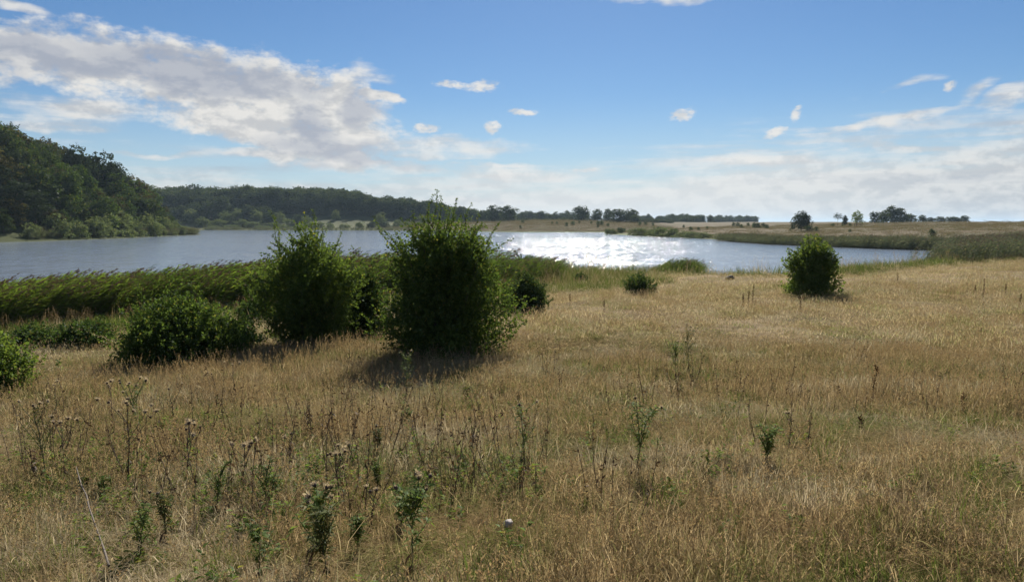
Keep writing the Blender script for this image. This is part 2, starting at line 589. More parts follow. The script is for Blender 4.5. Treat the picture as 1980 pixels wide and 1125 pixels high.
def build_ground():
    rad = np.concatenate([[0.0], np.geomspace(0.6, 12000, 330)])
    ang = np.concatenate([np.linspace(-50, 50, 341), np.linspace(54, 306, 64)])
    ang = np.radians(ang)
    na, nr = len(ang), len(rad)
    A, Rr = np.meshgrid(ang, rad)
    x = (np.sin(A) * Rr).ravel(); y = (np.cos(A) * Rr).ravel()
    z = ground_z(x, y)
    v = np.stack([x, y, z], axis=1)
    i = np.arange(nr - 1)[:, None] * na
    j = np.arange(na)[None, :]
    k = (j + 1) % na
    f = np.stack([i + j, i + k, i + na + k, i + na + j], axis=-1).reshape(-1, 4)[:, ::-1]
    f = f[na:]
    # close the middle
    tri = np.stack([np.zeros(na, int), na + np.arange(na), na + (np.arange(na) + 1) % na], axis=1)[:, ::-1]
    me = mesh_np('ground', v, [f, tri], ground_mat(), smooth=True)
    o = obj('ground', me)
    tag(o, 'dry straw coloured meadow ground sloping down to the lake', 'ground', kind='structure')
    return o


build_ground()


# ------------------------------------------------------------------ lake
def water_mat():
    m, b, out = new_mat('lake_water')
    geo = b.n('ShaderNodeNewGeometry')
    pos = geo.outputs['Position']
    sep = b.n('ShaderNodeSeparateXYZ'); b.t.links.new(pos, sep.inputs[0])
    x, y = sep.outputs[0], sep.outputs[1]
    # wind waves: short crests lying across the wind, in patches of stronger and weaker ripple
    w1 = b.noise(b.xyz(b.mul(x, 0.6), y, 0.0), 2.4, 3, 0.6)
    w2 = b.noise(b.xyz(b.mul(x, 0.45), b.add(y, b.mul(x, 0.12)), 5.0), 0.62, 2, 0.55)
    w3 = b.noise(b.xyz(b.mul(x, 0.90), b.mul(y, 0.17), 9.0), 1.0, 5, 0.80)
    w4 = b.noise(b.xyz(b.mul(x, 0.02), b.mul(y, 0.03), 2.0), 1.0, 3, 0.6)
    gust = b.mul(b.step(w3, 0.36, 0.64, 0.25, 1.75), b.step(w4, 0.32, 0.62, 0.7, 1.1))
    h = b.add(b.mul(w1, 0.106), b.mul(w2, 0.20))
    bp = b.n('ShaderNodeBump'); bp.inputs['Strength'].default_value = 1.0
    b.put(bp.inputs['Distance'], gust)
    b.put(bp.inputs['Height'], h)
    p = b.n('ShaderNodeBsdfPrincipled')
    b.put(p.inputs['Base Color'], (0.215, 0.262, 0.330))
    p.inputs['Roughness'].default_value = 0.10
    p.inputs['IOR'].default_value = 1.333
    b.t.links.new(bp.outputs[0], p.inputs['Normal'])
    b.t.links.new(p.outputs[0], out.inputs[0])
    return m


def build_water():
    xs = np.linspace(-240, 110, 36); ys = np.linspace(-15, 455, 48)
    Xg, Yg = np.meshgrid(xs, ys)
    v = np.stack([Xg.ravel(), Yg.ravel(), np.zeros(Xg.size)], axis=1)
    n = len(xs)
    i = np.arange(len(ys) - 1)[:, None] * n; j = np.arange(n - 1)[None, :]
    f = np.stack([i + j, i + j + 1, i + n + j + 1, i + n + j], axis=-1).reshape(-1, 4)
    o = obj('lake', mesh_np('lake', v, f, water_mat(), smooth=True))
    tag(o, 'wind rippled lake glittering in the low sun', 'water', kind='structure')


build_water()

# ------------------------------------------------------------------ scattering of uncountable stuff
def scatter(name, pts, rot, scl, var, sources, label, cat, extra=None):
    """one object: points that carry instances of the source meshes (geometry nodes)"""
    pts = np.asarray(pts, dtype=np.float32)
    me = bpy.data.meshes.new(name)
    me.vertices.add(len(pts))
    me.vertices.foreach_set('co', pts.ravel())
    for nm, typ, key, arr in (('rot', 'FLOAT_VECTOR', 'vector', rot), ('scl', 'FLOAT_VECTOR', 'vector', scl), ('var', 'INT', 'value', var)):
        a = me.attributes.new(nm, typ, 'POINT')
        a.data.foreach_set(key, np.asarray(arr, dtype=np.int32 if typ == 'INT' else np.float32).ravel())
    o = obj(name, me)
    g = bpy.data.node_groups.new(name + '_scatter', 'GeometryNodeTree')
    g.interface.new_socket('Geometry', in_out='INPUT', socket_type='NodeSocketGeometry')
    g.interface.new_socket('Geometry', in_out='OUTPUT', socket_type='NodeSocketGeometry')
    N, L = g.nodes, g.links
    gi = N.new('NodeGroupInput'); go = N.new('NodeGroupOutput')
    g2i = N.new('GeometryNodeGeometryToInstance')
    for s in reversed(sources):
        so = bpy.data.objects.new(s.name, s)
        oi = N.new('GeometryNodeObjectInfo'); oi.inputs['Object'].default_value = so
        L.new(oi.outputs['Geometry'], g2i.inputs[0])
    iop = N.new('GeometryNodeInstanceOnPoints')
    iop.inputs['Pick Instance'].default_value = True

    def attr(nm, dt):
        a = N.new('GeometryNodeInputNamedAttribute'); a.data_type = dt
        a.inputs['Name'].default_value = nm
        return a.outputs['Attribute']
    e2r = N.new('FunctionNodeEulerToRotation')
    L.new(attr('rot', 'FLOAT_VECTOR'), e2r.inputs[0])
    L.new(gi.outputs[0], iop.inputs['Points'])
    L.new(g2i.outputs[0], iop.inputs['Instance'])
    L.new(attr('var', 'INT'), iop.inputs['Instance Index'])
    L.new(e2r.outputs[0], iop.inputs['Rotation'])
    L.new(attr('scl', 'FLOAT_VECTOR'), iop.inputs['Scale'])
    L.new(iop.outputs[0], go.inputs[0])
    md = o.modifiers.new('scatter', 'NODES'); md.node_group = g
    tag(o, label, cat, kind='stuff')
    return o


# ------------------------------------------------------------------ trees
def trunk_mesh(name, seed, H, r0, base, crown_r):
    g = np.random.default_rng(seed)
    ge = Geo()
    n = 6
    top = H * 0.72
    pts = np.stack([g.normal(0, H * 0.008, n).cumsum(), g.normal(0, H * 0.008, n).cumsum(), np.linspace(-0.3, top, n)], axis=1)
    ge.tube(pts, np.linspace(r0, r0 * 0.3, n), 7)
    for k in range(6):
        t = g.uniform(base * 0.9, 0.62)
        p0 = np.array([np.interp(t * H, pts[:, 2], pts[:, 0]), np.interp(t * H, pts[:, 2], pts[:, 1]), t * H])
        a = g.uniform(0, 2 * np.pi); l = crown_r * g.uniform(0.5, 0.85)
        d = np.array([math.cos(a), math.sin(a), g.uniform(0.35, 0.9)])
        q = [p0, p0 + d * l * 0.5 + [0, 0, 0.05 * l], p0 + d * l + [0, 0, 0.15 * l]]
        ge.tube(q, [r0 * 0.42, r0 * 0.25, r0 * 0.09], 5)
    return ge.build(name, M['bark'], True)


def crown_mesh(name, seed, H, Rc, mat, base=0.22, leaf=0.55, n=2600, style='round'):
    """a crown of many leafy sprays: lobes, each with sprays on its outer side"""
    g = np.random.default_rng(seed)
    ge = Geo()
    zc = H * (base + 1) / 2; hz = H * (1 - base) / 2
    nl = 13 if style != 'layer' else 16
    lob = []
    for i in range(nl):
        u = rand_unit(1, g)[0]
        if style == 'round':
            if i < 5:                       # a skirt of low lobes
                a = 6.283 * (i + g.uniform(0, .6)) / 5
                c = np.array([math.cos(a) * Rc * 0.50, math.sin(a) * Rc * 0.50, zc - hz * g.uniform(0.48, 0.66)])
                r = g.uniform(0.38, 0.50) * Rc
            else:
                f = g.uniform(0.38, 0.64)
                c = np.array([u[0] * Rc * f, u[1] * Rc * f, zc + (u[2] * 0.8 + 0.2) * hz * f * 1.05])
                r = g.uniform(0.34, 0.52) * Rc
            sq = g.uniform(0.75, 1.0) * min(1.0, hz / Rc)
        else:
            t = (i + 0.5) / nl
            rr = Rc * (0.35 + 0.65 * math.sin(math.pi * (0.25 + 0.6 * t)))
            a = g.uniform(0, 2 * np.pi)
            c = np.array([math.cos(a) * rr * 0.55, math.sin(a) * rr * 0.55, H * (base + (1 - base) * t) - 0.04 * H])
            r = rr * 0.48; sq = 0.40
        lob.append((c, r, sq))
    lob.append((np.array([0, 0, zc + hz * 0.45]), Rc * 0.55, 0.9))
    per = n // len(lob)
    for (c, r, sq) in lob:
        ns = max(8, per // 9)
        u = rand_unit(ns, g)
        u[:, 2] = np.where(u[:, 2] < -0.75, -u[:, 2], u[:, 2])
        rad = r * g.uniform(0.70, 1.10, ns) ** 0.8
        sp = c + u * rad[:, None] * np.array([1, 1, sq])
        m_ = per // ns + 1
        cc = np.repeat(sp, m_, axis=0) + g.normal(0, leaf * 0.55, (ns * m_, 3)) * np.array([1, 1, 0.7])
        uo = np.repeat(u, m_, axis=0)
        d = uo * 0.6 + rand_unit(len(cc), g) * 0.9
        nr = uo * 0.7 + rand_unit(len(cc), g) * 0.8 + np.array([0, 0, 0.4])
        L = leaf * g.uniform(0.55, 1.15, len(cc))
        ge.leaves(cc, d, nr, L, L * g.uniform(0.55, 0.9, len(cc)), 0, 0.25)
    return ge.build(name, mat)


def tree_template(kind, seed, H, Rc, mat, base=0.22, leaf=0.55, n=2600, style='round', r0=None):
    """kind = object name; returns trunk and crown meshes"""
    return (trunk_mesh(kind + '_trunk', seed, H, r0 or H * 0.018, base, Rc), crown_mesh(kind + '_crown', seed + 1, H, Rc, mat, base, leaf, n, style), H, Rc)


def plant_tree(name, tpl, pos, H, W, label, cat='tree', group=None, rz=None, sink=0.0, parts=('trunk', 'crown')):
    """a tree of height H and crown width W standing at pos"""
    r = empty(name, (pos[0], pos[1], pos[2] - sink), random.uniform(0, 6.28) if rz is None else rz)
    sxy = W / (2 * tpl[3]) if W else H / tpl[2]
    r.scale = (sxy, sxy * random.uniform(0.92, 1.08), H / tpl[2])
    obj(parts[0], tpl[0], r)
    obj(parts[1], tpl[1], r)
    tag(r, label, cat, group)
    return r


T_mid = [tree_template('broadleaf', 100 + 10 * i, 13, 5.0, M['tree_mid'], 0.04, 0.66, 3400) for i in range(3)]
T_bri = [tree_template('bright', 200 + 10 * i, 11, 4.4, M['tree_bright'], 0.04, 0.60, 3200) for i in range(2)]
T_bro = [tree_template('olive', 300 + 10 * i, 13, 4.6, M['tree_brown'], 0.04, 0.60, 3200) for i in range(2)]
T_drk = [tree_template('pine', 400 + 10 * i, 15, 4.4, M['tree_dark'], 0.10, 0.58, 3200, 'layer') for i in range(2)]
T_wil = [tree_template('willow', 500 + 10 * i, 5, 3.4, M['willow'], -0.10, 0.36, 2600) for i in range(3)]
T_far = [tree_template('far', 600 + 10 * i, 14, 6.2, M['far_wood'], -0.06, 0.95, 2400) for i in range(4)]
T_sol = [tree_template('solitary', 700 + 10 * i, 5, 2.3, M['tree_dark'], 0.06, 0.26, 4200) for i in range(2)]
T_shr = [tree_template('thorn', 800 + 10 * i, 1.6, 0.75, M['hawthorn_dark'], -0.1, 0.17, 700) for i in range(3)]


def wood_on_slope():
    g = np.random.default_rng(21)
    pts = []
    tries = 0
    while len(pts) < 165 and tries < 12000:
        tries += 1
        y = g.uniform(140, 275); x = -104 - g.uniform(0, 1) ** 1.1 * 66
        d = float(lake_sd(np.array([x]), np.array([y]))[0])
        if d < 6 + (4 if y > 240 else 0):
            continue
        px = 990 + x / y * F_PX
        if px < -170 or px > 345:
            continue
        if any((x - a) ** 2 + (y - c) ** 2 < 3.9 ** 2 for a, c, _ in pts):
            continue
        pts.append((x, y, d))
    for (x, y, d) in pts:
        px = 990 + x / y * F_PX
        tip = float(1 - sstep(np.array(y), 240, 278))
        k = g.random()
        if px < 95 and d < 26 and k < 0.75:
            tp = T_drk[g.integers(2)] if k < 0.35 else T_mid[g.integers(3)]; nm = 'hillside_tree'
            lab = 'dark tree low on the left wooded slope by the water'; gr = 'dark trees low on the slope'
        elif k < 0.42:
            tp = T_mid[g.integers(3)]; nm = 'hillside_tree'; lab = 'mid green broadleaf tree in the dense wood on the left slope'; gr = 'mid green trees of the slope wood'
        elif k < 0.66:
            tp = T_bri[g.integers(2)]; nm = 'hillside_tree'; lab = 'bright green broadleaf tree in the dense wood on the left slope'; gr = 'bright trees of the slope wood'
        else:
            tp = T_bro[g.integers(2)]; nm = 'hillside_tree'; lab = 'olive brown tinged tree in the dense wood on the left slope'; gr = 'olive trees of the slope wood'
        band = 'low near the water' if d < 15 else ('halfway up' if d < 30 else 'high near the skyline')
        side = 'left edge' if px < 70 else ('middle' if px < 190 else 'right end')
        lab = lab.split(' tree')[0].replace(' in the dense wood', '') + ' tree %s on the wooded slope, its %s' % (band, side); gr = 'trees of the wooded slope, ' + side
        H = g.uniform(7.5, 15.0) * (0.50 + 0.50 * tip) * (0.72 if d < 13 else 1.0)
        plant_tree(nm, tp, (x, y, gz(x, y)), H, H * g.uniform(0.62, 1.0), lab, 'tree', gr, sink=0.2)


wood_on_slope()
# the dark group that stands up on the right end of the slope's skyline
for px, y, H, W, lab in ((158, 228, 17.0, 10, 'dark tree on the slope skyline, left one of the dark pair'),
                         (206, 236, 18.0, 13, 'large dark tree on the slope skyline, right one of the dark pair'),
                         (234, 243, 16.0, 10, 'dark tree just below the dark skyline pair on the slope'),
                         (276, 256, 11.0, 7.5, 'lighter green tree at the lower right end of the slope skyline')):
    plant_tree('skyline_tree', T_bri[0] if px > 260 else T_sol[px % 2], at(px, y), H, W, lab, 'tree', sink=0.3)

# willow scrub along the foot of the slope
g = np.random.default_rng(5)
for i, (px, py, h) in enumerate([(110, 462, 5.5), (150, 461, 4.2), (185, 459, 5.2), (215, 458, 6.2), (245, 457, 5.6), (268, 456, 4.6), (292, 456, 5.4), (312, 455, 3.6),
                                 (330, 455, 4.2), (347, 454, 3.2), (362, 453, 2.6), (376, 453, 1.9), (60, 464, 3.4), (232, 452, 6.4), (282, 449, 6.0), (318, 449, 4.6), (345, 449, 3.5)]):
    p = hit(px, min(py, 466))
    yy = float(np.interp(px, [0, 60, 150, 240, 330, 392], [158, 164, 179, 200, 235, 262])) + 5 + (9 if py < 453 else 0)
    q = at(px, yy)
    plant_tree('willow_bush', T_wil[i % 3], q, h, h * g.uniform(1.2, 1.6), 'grey green willow bush in the scrub at the foot of the left slope', 'bush',
               'willow scrub at the foot of the slope', parts=('stems', 'crown'), sink=0.15)

# far shore, left half: round trees and willows in front of the long wood
far_front = [(410, 446, 2.6, 10, T_wil), (448, 447, 2.8, 14, T_wil), (510, 446, 2.4, 13, T_wil), (552, 446, 2.6, 11, T_wil), (575, 444, 2.4, 10, T_wil), (622, 452, 3.2, 9, T_wil), (668, 448, 2.6, 9, T_wil), (480, 480, 11, 12, T_far), (512, 482, 10, 11, T_far), (385, 482, 12, 13, T_far), (350, 478, 10, 13, T_far),  # px, depth, height, width, template list, label
    (372, 470, 9, 12, T_wil), (412, 478, 15, 15, T_far), (440, 470, 8, 11, T_wil), (432, 486, 15, 15, T_far), (462, 474, 9, 12, T_wil), (395, 458, 6, 10, T_wil),
    (425, 456, 5, 12, T_wil), (470, 462, 4.5, 12, T_wil), (497, 472, 8, 12, T_wil), (492, 458, 3.5, 13, T_wil), (524, 470, 8.5, 9, T_far), (545, 474, 7, 9, T_wil),
    (560, 460, 4.5, 8, T_wil), (578, 466, 7, 8, T_far), (596, 462, 6, 8, T_wil), (530, 456, 3.2, 12, T_wil), (603, 452, 3.2, 9, T_wil), (640, 446, 3.5, 6, T_wil),
    (652, 480, 6.5, 7, T_wil), (700, 446, 3.8, 8, T_wil), (722, 446, 4.4, 8, T_far), (745, 444, 4.4, 9, T_far), (770, 442, 4.6, 8, T_wil), (790, 440, 3.8, 7, T_wil), (818, 470, 6, 9, T_wil), (740, 478, 6, 8, T_wil)]
for i, (px, y, h, w, tl) in enumerate(far_front):
    round_ = tl is T_far
    plant_tree('lakeside_tree' if round_ else 'willow_bush', tl[i % len(tl)], at(px, y), h, w,
               'dark round tree in front of the long far wood' if round_ else 'pale green willow bush on the far shore below the long wood',
               'tree' if round_ else 'bush', 'round trees before the far wood' if round_ else 'willows on the far left shore',
               parts=('trunk' if round_ else 'stems', 'crown'), sink=0.2)

# middle distance, the clump of round trees beyond the far meadow
for i, (px, y, h, w, lab) in enumerate([
        (1124, 470, 11.0, 11, 'tall round tree at the left end of the clump beyond the far meadow'),
        (1152, 470, 9.0, 9, 'second round tree from the left in the clump beyond the far meadow'),
        (1176, 462, 8.6, 9, 'middle tree of the dark clump beyond the far meadow'),
        (1196, 440, 8.6, 12, 'dark broad tree low in the clump beyond the far meadow'),
        (1216, 445, 9.4, 11, 'flat topped tree at the right end of the clump beyond the far meadow'),
        (1228, 425, 5.5, 7, 'small tree at the right foot of the dark clump beyond the far meadow'),
        (985, 470, 11, 13, 'tree where the long far wood ends, just right of the tallest bush'),
        (955, 480, 12, 13, 'tree at the right end of the long far wood behind the tallest bush')]):
    plant_tree('meadow_edge_tree', T_far[i % 4], at(px, y), h, w, lab, 'tree', sink=0.3)


def far_wood(name, spec, label, seed, mats=T_far):
    """spec: rows of (px0, px1, depth0, depth1, count, h0, h1)"""
    g = np.random.default_rng(seed)
    src = []
    for tp in mats:
        ge = tp[1]
        src.append(ge)
    P = []; Rr = []; S = []; V = []
    for (a, c, y0, y1, n, h0, h1) in spec:
        px = g.uniform(a, c, n); y = g.uniform(y0, y1, n)
        x = (px - 990) / F_PX * y
        z = ground_z(x, y)
        f = (px - a) / (c - a)
        h = (h0 + (h1 - h0) * f) * g.uniform(0.70, 1.18, n)
        P.append(np.stack([x, y, z - 0.8], axis=1))
        Rr.append(np.stack([np.zeros(n), np.zeros(n), g.uniform(0, 6.28, n)], axis=1))
        s = h / 14.0
        w = np.maximum(s, 0.45) * g.uniform(0.9, 1.5, n)
        S.append(np.stack([w, w, s], axis=1)); V.append(g.integers(0, len(src), n))
    return scatter(name, np.concatenate(P), np.concatenate(Rr), np.concatenate(S), np.concatenate(V), src, label, 'wood')


far_wood('far_wood', [(250, 480, 505, 580, 150, 17, 17), (480, 700, 500, 570, 170, 17, 15), (690, 850, 500, 560, 110, 12.5, 13), (850, 985, 505, 560, 70, 12, 8)],
         'long dark wood along the far shore of the lake, left half', 31)
far_wood('distant_wood', [(985, 1130, 640, 720, 60, 10, 10), (1230, 1350, 700, 800, 50, 8, 9), (1300, 1375, 600, 660, 18, 6, 7), (1380, 1460, 850, 950, 40, 10, 9),
                          (1000, 1100, 520, 560, 26, 4.5, 4.5), (1225, 1300, 470, 540, 30, 3.5, 3.0), (1900, 2050, 900, 1000, 12, 4, 4)],
         'distant line of woodland on the horizon beyond the far meadow', 32)

# ------------------------------------------------------------------ right hand skyline
solitary = plant_tree('solitary_tree', T_sol[0], at(1547, 205), 5.9, 5.6, 'big dark round tree standing alone above the far right shore', 'tree')
plant_tree('thorn_bush', T_shr[0], at(1562, 198), 1.6, 3.2, 'low dark bush at the right foot of the big lone tree', 'bush', parts=('stems', 'crown'))
plant_tree('thorn_bush', T_shr[1], at(1577, 196), 1.5, 1.2, 'small dark bush right beside the low bush under the lone tree', 'bush', parts=('stems', 'crown'))
plant_tree('thorn_bush', T_shr[2], at(1527, 215), 0.8, 0.9, 'tiny dark bush left of the big lone tree', 'bush', parts=('stems', 'crown'))
T_par = tree_template('flat_crowned', 905, 4.2, 1.9, M['tree_dark'], 0.66, 0.20, 900, 'layer')
T_you = tree_template('young', 915, 4.2, 2.2, M['hawthorn'], 0.26, 0.20, 3000)
plant_tree('flat_crowned_tree', T_par, at(1617, 262), 4.4, 3.2, 'thin flat crowned tree on the right skyline, left of the boxy bush', 'tree')
plant_tree('upright_bush', T_sol[1], at(1631, 262), 3.9, 2.2, 'boxy dark upright bush on the right skyline', 'bush', parts=('stems', 'crown'))
plant_tree('thorn_bush', T_shr[0], at(1607, 258), 1.3, 2.0, 'low rounded bush on the right skyline under the flat crowned tree', 'bush', parts=('stems', 'crown'))
plant_tree('thorn_bush', T_shr[1], at(1626, 245), 0.9, 1.1, 'tiny bush in front of the boxy upright bush', 'bush', parts=('stems', 'crown'))
plant_tree('thorn_bush', T_shr[2], at(1640, 248), 1.3, 1.4, 'small green bush left of the fenced young tree', 'bush', parts=('stems', 'crown'))
young = plant_tree('young_tree', T_you, at(1654, 236), 5.0, 4.4, 'young green tree with a spreading crown inside a wooden guard', 'tree')


def tree_guard(p):
    r = empty('tree_guard', p)
    for sx in (-1, 1):
        for sy in (-1, 1):
            ge = Geo(); ge.tube([(sx * .9, sy * .6, -.2), (sx * .9, sy * .6, 1.35)], [.06, .05], 6)
            obj('post', ge.build('guard_post', M['bark']), r)
    for sy in (-1, 1):
        for z in (0.65, 1.2):
            ge = Geo(); ge.tube([(-1.02, sy * .68, z), (1.02, sy * .68, z)], [.05, .05], 4)
            obj('rail', ge.build('guard_rail', M['bark']), r)
    tag(r, 'wooden post and rail guard round the young tree', 'tree guard')


pg = at(1657, 235.5)
tree_guard((pg.x, pg.y, pg.z))

for i, (px, y, h, w, lab) in enumerate([
        (1688, 380, 6.5, 5.5, 'open crowned tree at the left end of the skyline grove on the right'),
        (1704, 385, 7.0, 7, 'second tree from the left in the skyline grove on the right'),
        (1724, 390, 9.0, 11, 'tallest broad tree of the skyline grove on the right'),
        (1738, 388, 8.0, 8, 'tree at the right shoulder of the tallest skyline grove tree'),
        (1758, 400, 5.0, 8, 'low rounded tree just right of the skyline grove'),
        (1781, 402, 4.2, 5, 'small pointed tree standing alone right of the skyline grove'),
        (1798, 460, 3.4, 8, 'first low tree of the small row right of the skyline grove'),
        (1815, 460, 4.0, 7, 'second low tree of the small row right of the skyline grove'),
        (1835, 465, 4.2, 9, 'third low tree of the small row right of the skyline grove'),
        (1848, 462, 3.2, 6, 'fourth low tree of the small row right of the skyline grove'),
        (1862, 465, 4.4, 7, 'last tree of the small row right of the skyline grove')]):
    plant_tree('grove_tree', T_far[i % 4], at(px, y), h, w, lab, 'tree', sink=0.2)

# little thorn bushes dotted over the far meadows
for i, (px, py, h, lab) in enumerate([
        (1803, 459, 1.5, 'conical dark bush on the far meadow behind the right reeds'), (1643, 449, .8, 'tiny dark bush on the slope under the young tree'),
        (1708, 431, 1.6, 'dark bush below the skyline grove on the right'), (1672, 430, .8, 'low dark bush at the skyline left of the grove')]):
    plant_tree('thorn_bush', T_shr[i % 3], hit(px, py), h, h * 1.1, lab, 'bush', parts=('stems', 'crown'))
dots = [(1095, 438, 1.7), (1107, 436, 2.0), (1157, 436, 2.0), (1164, 436, 2.0), (1175, 438, 1.4), (1156, 440, 1.2), (1077, 434, 1.2), (1011, 432, 1.6), (1007, 442, 1.4), (1068, 434, 1.2), (1120, 432, 1.2), (1143, 433, 1.2),
        (1197, 450, 1.6), (1202, 451, 1.8), (1208, 449, 1.3), (1272, 446, 1.2), (1308, 449, 1.1), (1336, 446, 1.2), (1351, 445, .9), (1367, 443, .9), (1322, 440, 1.1), (1419, 439, 1.5), (1427, 439, 1.6), (1434, 441, 1.2),
        (1446, 438, 1.3), (1460, 441, 1.8), (1468, 441, 1.6), (1476, 441, 1.5), (1483, 442, 1.3), (1456, 438, 1.0), (1262, 438, 1.5), (1248, 436, 1.6), (1236, 437, 1.8)]
for i, (px, py, h) in enumerate(dots):
    lo = px < 1230
    plant_tree('thorn_bush', T_shr[i % 3], hit(px, py), h * 1.2, h * 1.3,
               'small dark bush dotted on the far meadow across the water, left part' if lo else 'small dark bush dotted on the far meadow slope, right part', 'bush',
               'bushes dotted on the far meadow, left part' if lo else 'bushes dotted on the far meadow, right part', parts=('stems', 'crown'))
for i, (px, h, w) in enumerate([(1180, 2.2, 6), (1187, 1.8, 5), (1230, 2.4, 9), (1245, 2.6, 8), (1262, 2.6, 8), (1280, 2.8, 8), (1293, 2.8, 7), (1318, 1.8, 8), (1340, 1.7, 8), (1360, 1.6, 7)]):
    yy = float(np.interp(px, [1165, 1175, 1230, 1290, 1380, 1400], [292, 272, 240, 215, 185, 171])) + 4
    plant_tree('shore_willow', T_wil[i % 3], at(px, yy), h, w * 0.8, 'low willow bush at the water edge of the far right shore', 'bush', 'willows along the far right shore', parts=('stems', 'crown'))

# ------------------------------------------------------------------ near bushes
def bush(name, pos, H, Wd, profile, seed, mat, label, twigs=900, leaf=0.045, shoots=(), stems=9, lean=0.0, group=None, dense=0.55, cl_sig=0.16, deep=None):
    """H, Wd: height and full width; profile: (t, r) pairs, r relative to half the width"""
    g = np.random.default_rng(seed)
    R_ = Wd / 2
    pt = np.array([p[0] for p in profile]); pr = np.array([p[1] for p in profile])
    ph = g.uniform(0, 6.28, 6)
    dy = (deep or Wd) / Wd

    def rad(t, th):
        lobes = 1 + 0.15 * np.sin(3 * th + ph[0] + 3.2 * t) + 0.13 * np.sin(5 * th + ph[1] - 7 * t) + 0.12 * np.sin(2 * th + 11 * t + ph[2])
        return np.interp(t, pt, pr) * R_ * lobes

    root = empty(name, pos)
    tag(root, label, 'bush', group)
    # woody stems
    for k in range(stems):
        ge = Geo()
        th = g.uniform(0, 6.28); t = g.uniform(0.55, 0.95)
        rr = float(rad(np.array(t), np.array(th))) * g.uniform(0.2, 0.7)
        e = np.array([math.cos(th) * rr + lean * t, math.sin(th) * rr * dy, H * t])
        s = np.array([math.cos(th) * 0.10, math.sin(th) * 0.10, -0.08])
        mid = s * 0.45 + e * 0.55 + np.array([0, 0, -0.12 * H]) + g.normal(0, 0.05, 3)
        ge.tube([s, s * .75 + mid * .25 + g.normal(0, .02, 3), mid, mid * .4 + e * .6 + g.normal(0, .03, 3), e], np.array([.032, .027, .02, .012, .005]) * (H / 2.2) ** 0.5, 5)
        obj('stem', ge.build(name + '_stem', M['bark'], True), root)
    F = Geo()

    def twig_leaves(p, d, l, n, lf):
        """leaves along many straight twigs at once"""
        m_ = len(p)
        s = (np.arange(n)[None, :] + g.uniform(0, 1, (m_, n))) / n
        c = p[:, None, :] + d[:, None, :] * (l[:, None, None] * s[..., None])
        c = c.reshape(-1, 3) + g.normal(0, lf * 0.35, (m_ * n, 3))
        dd = np.repeat(d, n, axis=0) * 0.55 + rand_unit(m_ * n, g)
        nr = rand_unit(m_ * n, g) + np.array([0, 0, 0.7])
        L = lf * g.uniform(0.5, 1.5, m_ * n)
        F.leaves(c, dd, nr, L, L * g.uniform(0.55, 0.8, m_ * n), 0, 0.15)

    ncl = max(12, twigs // 7)
    # half of the sprays fill the outline, half follow upright leaders that end at uneven heights
    n1 = int(ncl * 0.52)
    t = g.beta(1.1, 1.25, n1 * 4)
    keep = (g.uniform(0, 1, len(t)) < np.interp(t, pt, pr) / pr.max()) & (t < 0.80)
    t = t[keep][:n1]; n1 = len(t)
    th = g.uniform(0, 6.28, n1)
    rr = rad(t, th) * g.uniform(0.30, 1.0, n1) ** 0.55
    C1 = np.stack([np.cos(th) * rr + lean * t, np.sin(th) * rr * dy, t * H * 0.96 + 0.03], axis=1)
    nlead = int(12 + ncl / 16)
    C2 = []; T2 = []; H2 = []
    for q in range(nlead):
        a = g.uniform(0, 6.283); f = g.uniform(0.1, 0.95) ** 0.6
        hk = H * np.clip(g.normal(1.0, 0.13), 0.6, 1.2) * (1 - 0.42 * f * f)
        tt = np.sort(g.uniform(0.12, 1.0, max(2, (ncl - n1) // nlead)))
        r_ = np.minimum(rad(np.minimum(tt * hk / H, .93), np.full(len(tt), a)) * f, rad(np.array(.55), np.array(a)) * f * (0.35 + 0.75 * tt))
        C2.append(np.stack([np.cos(a) * r_ + lean * tt, np.sin(a) * r_ * dy, tt * hk], axis=1)); T2.append(tt); H2.append(np.full(len(tt), a))
    C = np.concatenate([C1] + C2); t = np.concatenate([t] + T2); th = np.concatenate([th] + H2); ncl = len(C)
    P = np.repeat(C, 7, axis=0) + g.normal(0, cl_sig * 0.85, (ncl * 7, 3)) * np.array([1, 1, 1.0])
    P[:, 2] = np.maximum(P[:, 2], 0.05)
    out = np.stack([np.cos(th), np.sin(th) * dy, 0.45 + 1.3 * t], axis=1)
    D = np.repeat(out, 7, axis=0) * 0.8 + rand_unit(len(P), g) * 0.65
    D /= np.linalg.norm(D, axis=1)[:, None]
    l = g.uniform(0.10, 0.34, len(P)) * (H / 2.0) ** 0.4
    twig_leaves(P - D * l[:, None] * 0.5, D, l, 16, leaf)
    # a thinner fill deep inside
    k = int(twigs * dense)
    t = g.uniform(0.03, 0.92, k); th = g.uniform(0, 6.28, k); rr = rad(t, th) * g.uniform(0, 0.85, k) ** 0.5
    P = np.stack([np.cos(th) * rr + lean * t, np.sin(th) * rr * dy, t * H * 0.95], axis=1)
    twig_leaves(P, rand_unit(k, g), np.full(k, 0.25), 12, leaf * 1.15)
    # long leafy shoots standing out of the outline
    auto = []
    for q in range(int(16 + twigs / 36)):
        tt = g.uniform(0.30, 1.0); a = g.uniform(0, 6.28); r0 = float(rad(np.array(tt), np.array(a))) * 0.85
        s = np.array([math.cos(a) * r0 + lean * tt, math.sin(a) * r0 * dy, tt * H * 0.94])
        d = np.array([math.cos(a) * g.uniform(.5, 1), math.sin(a) * g.uniform(.5, 1) * dy, g.uniform(0.2, 1.2)])
        d /= np.linalg.norm(d)
        auto.append((s, s + d * g.uniform(0.18, 0.55) * (H / 2.3)))
    for (x0, z0, x1, z1, yy) in shoots:
        auto.append((np.array([x0, yy, z0]), np.array([x1, yy * 1.1, z1])))
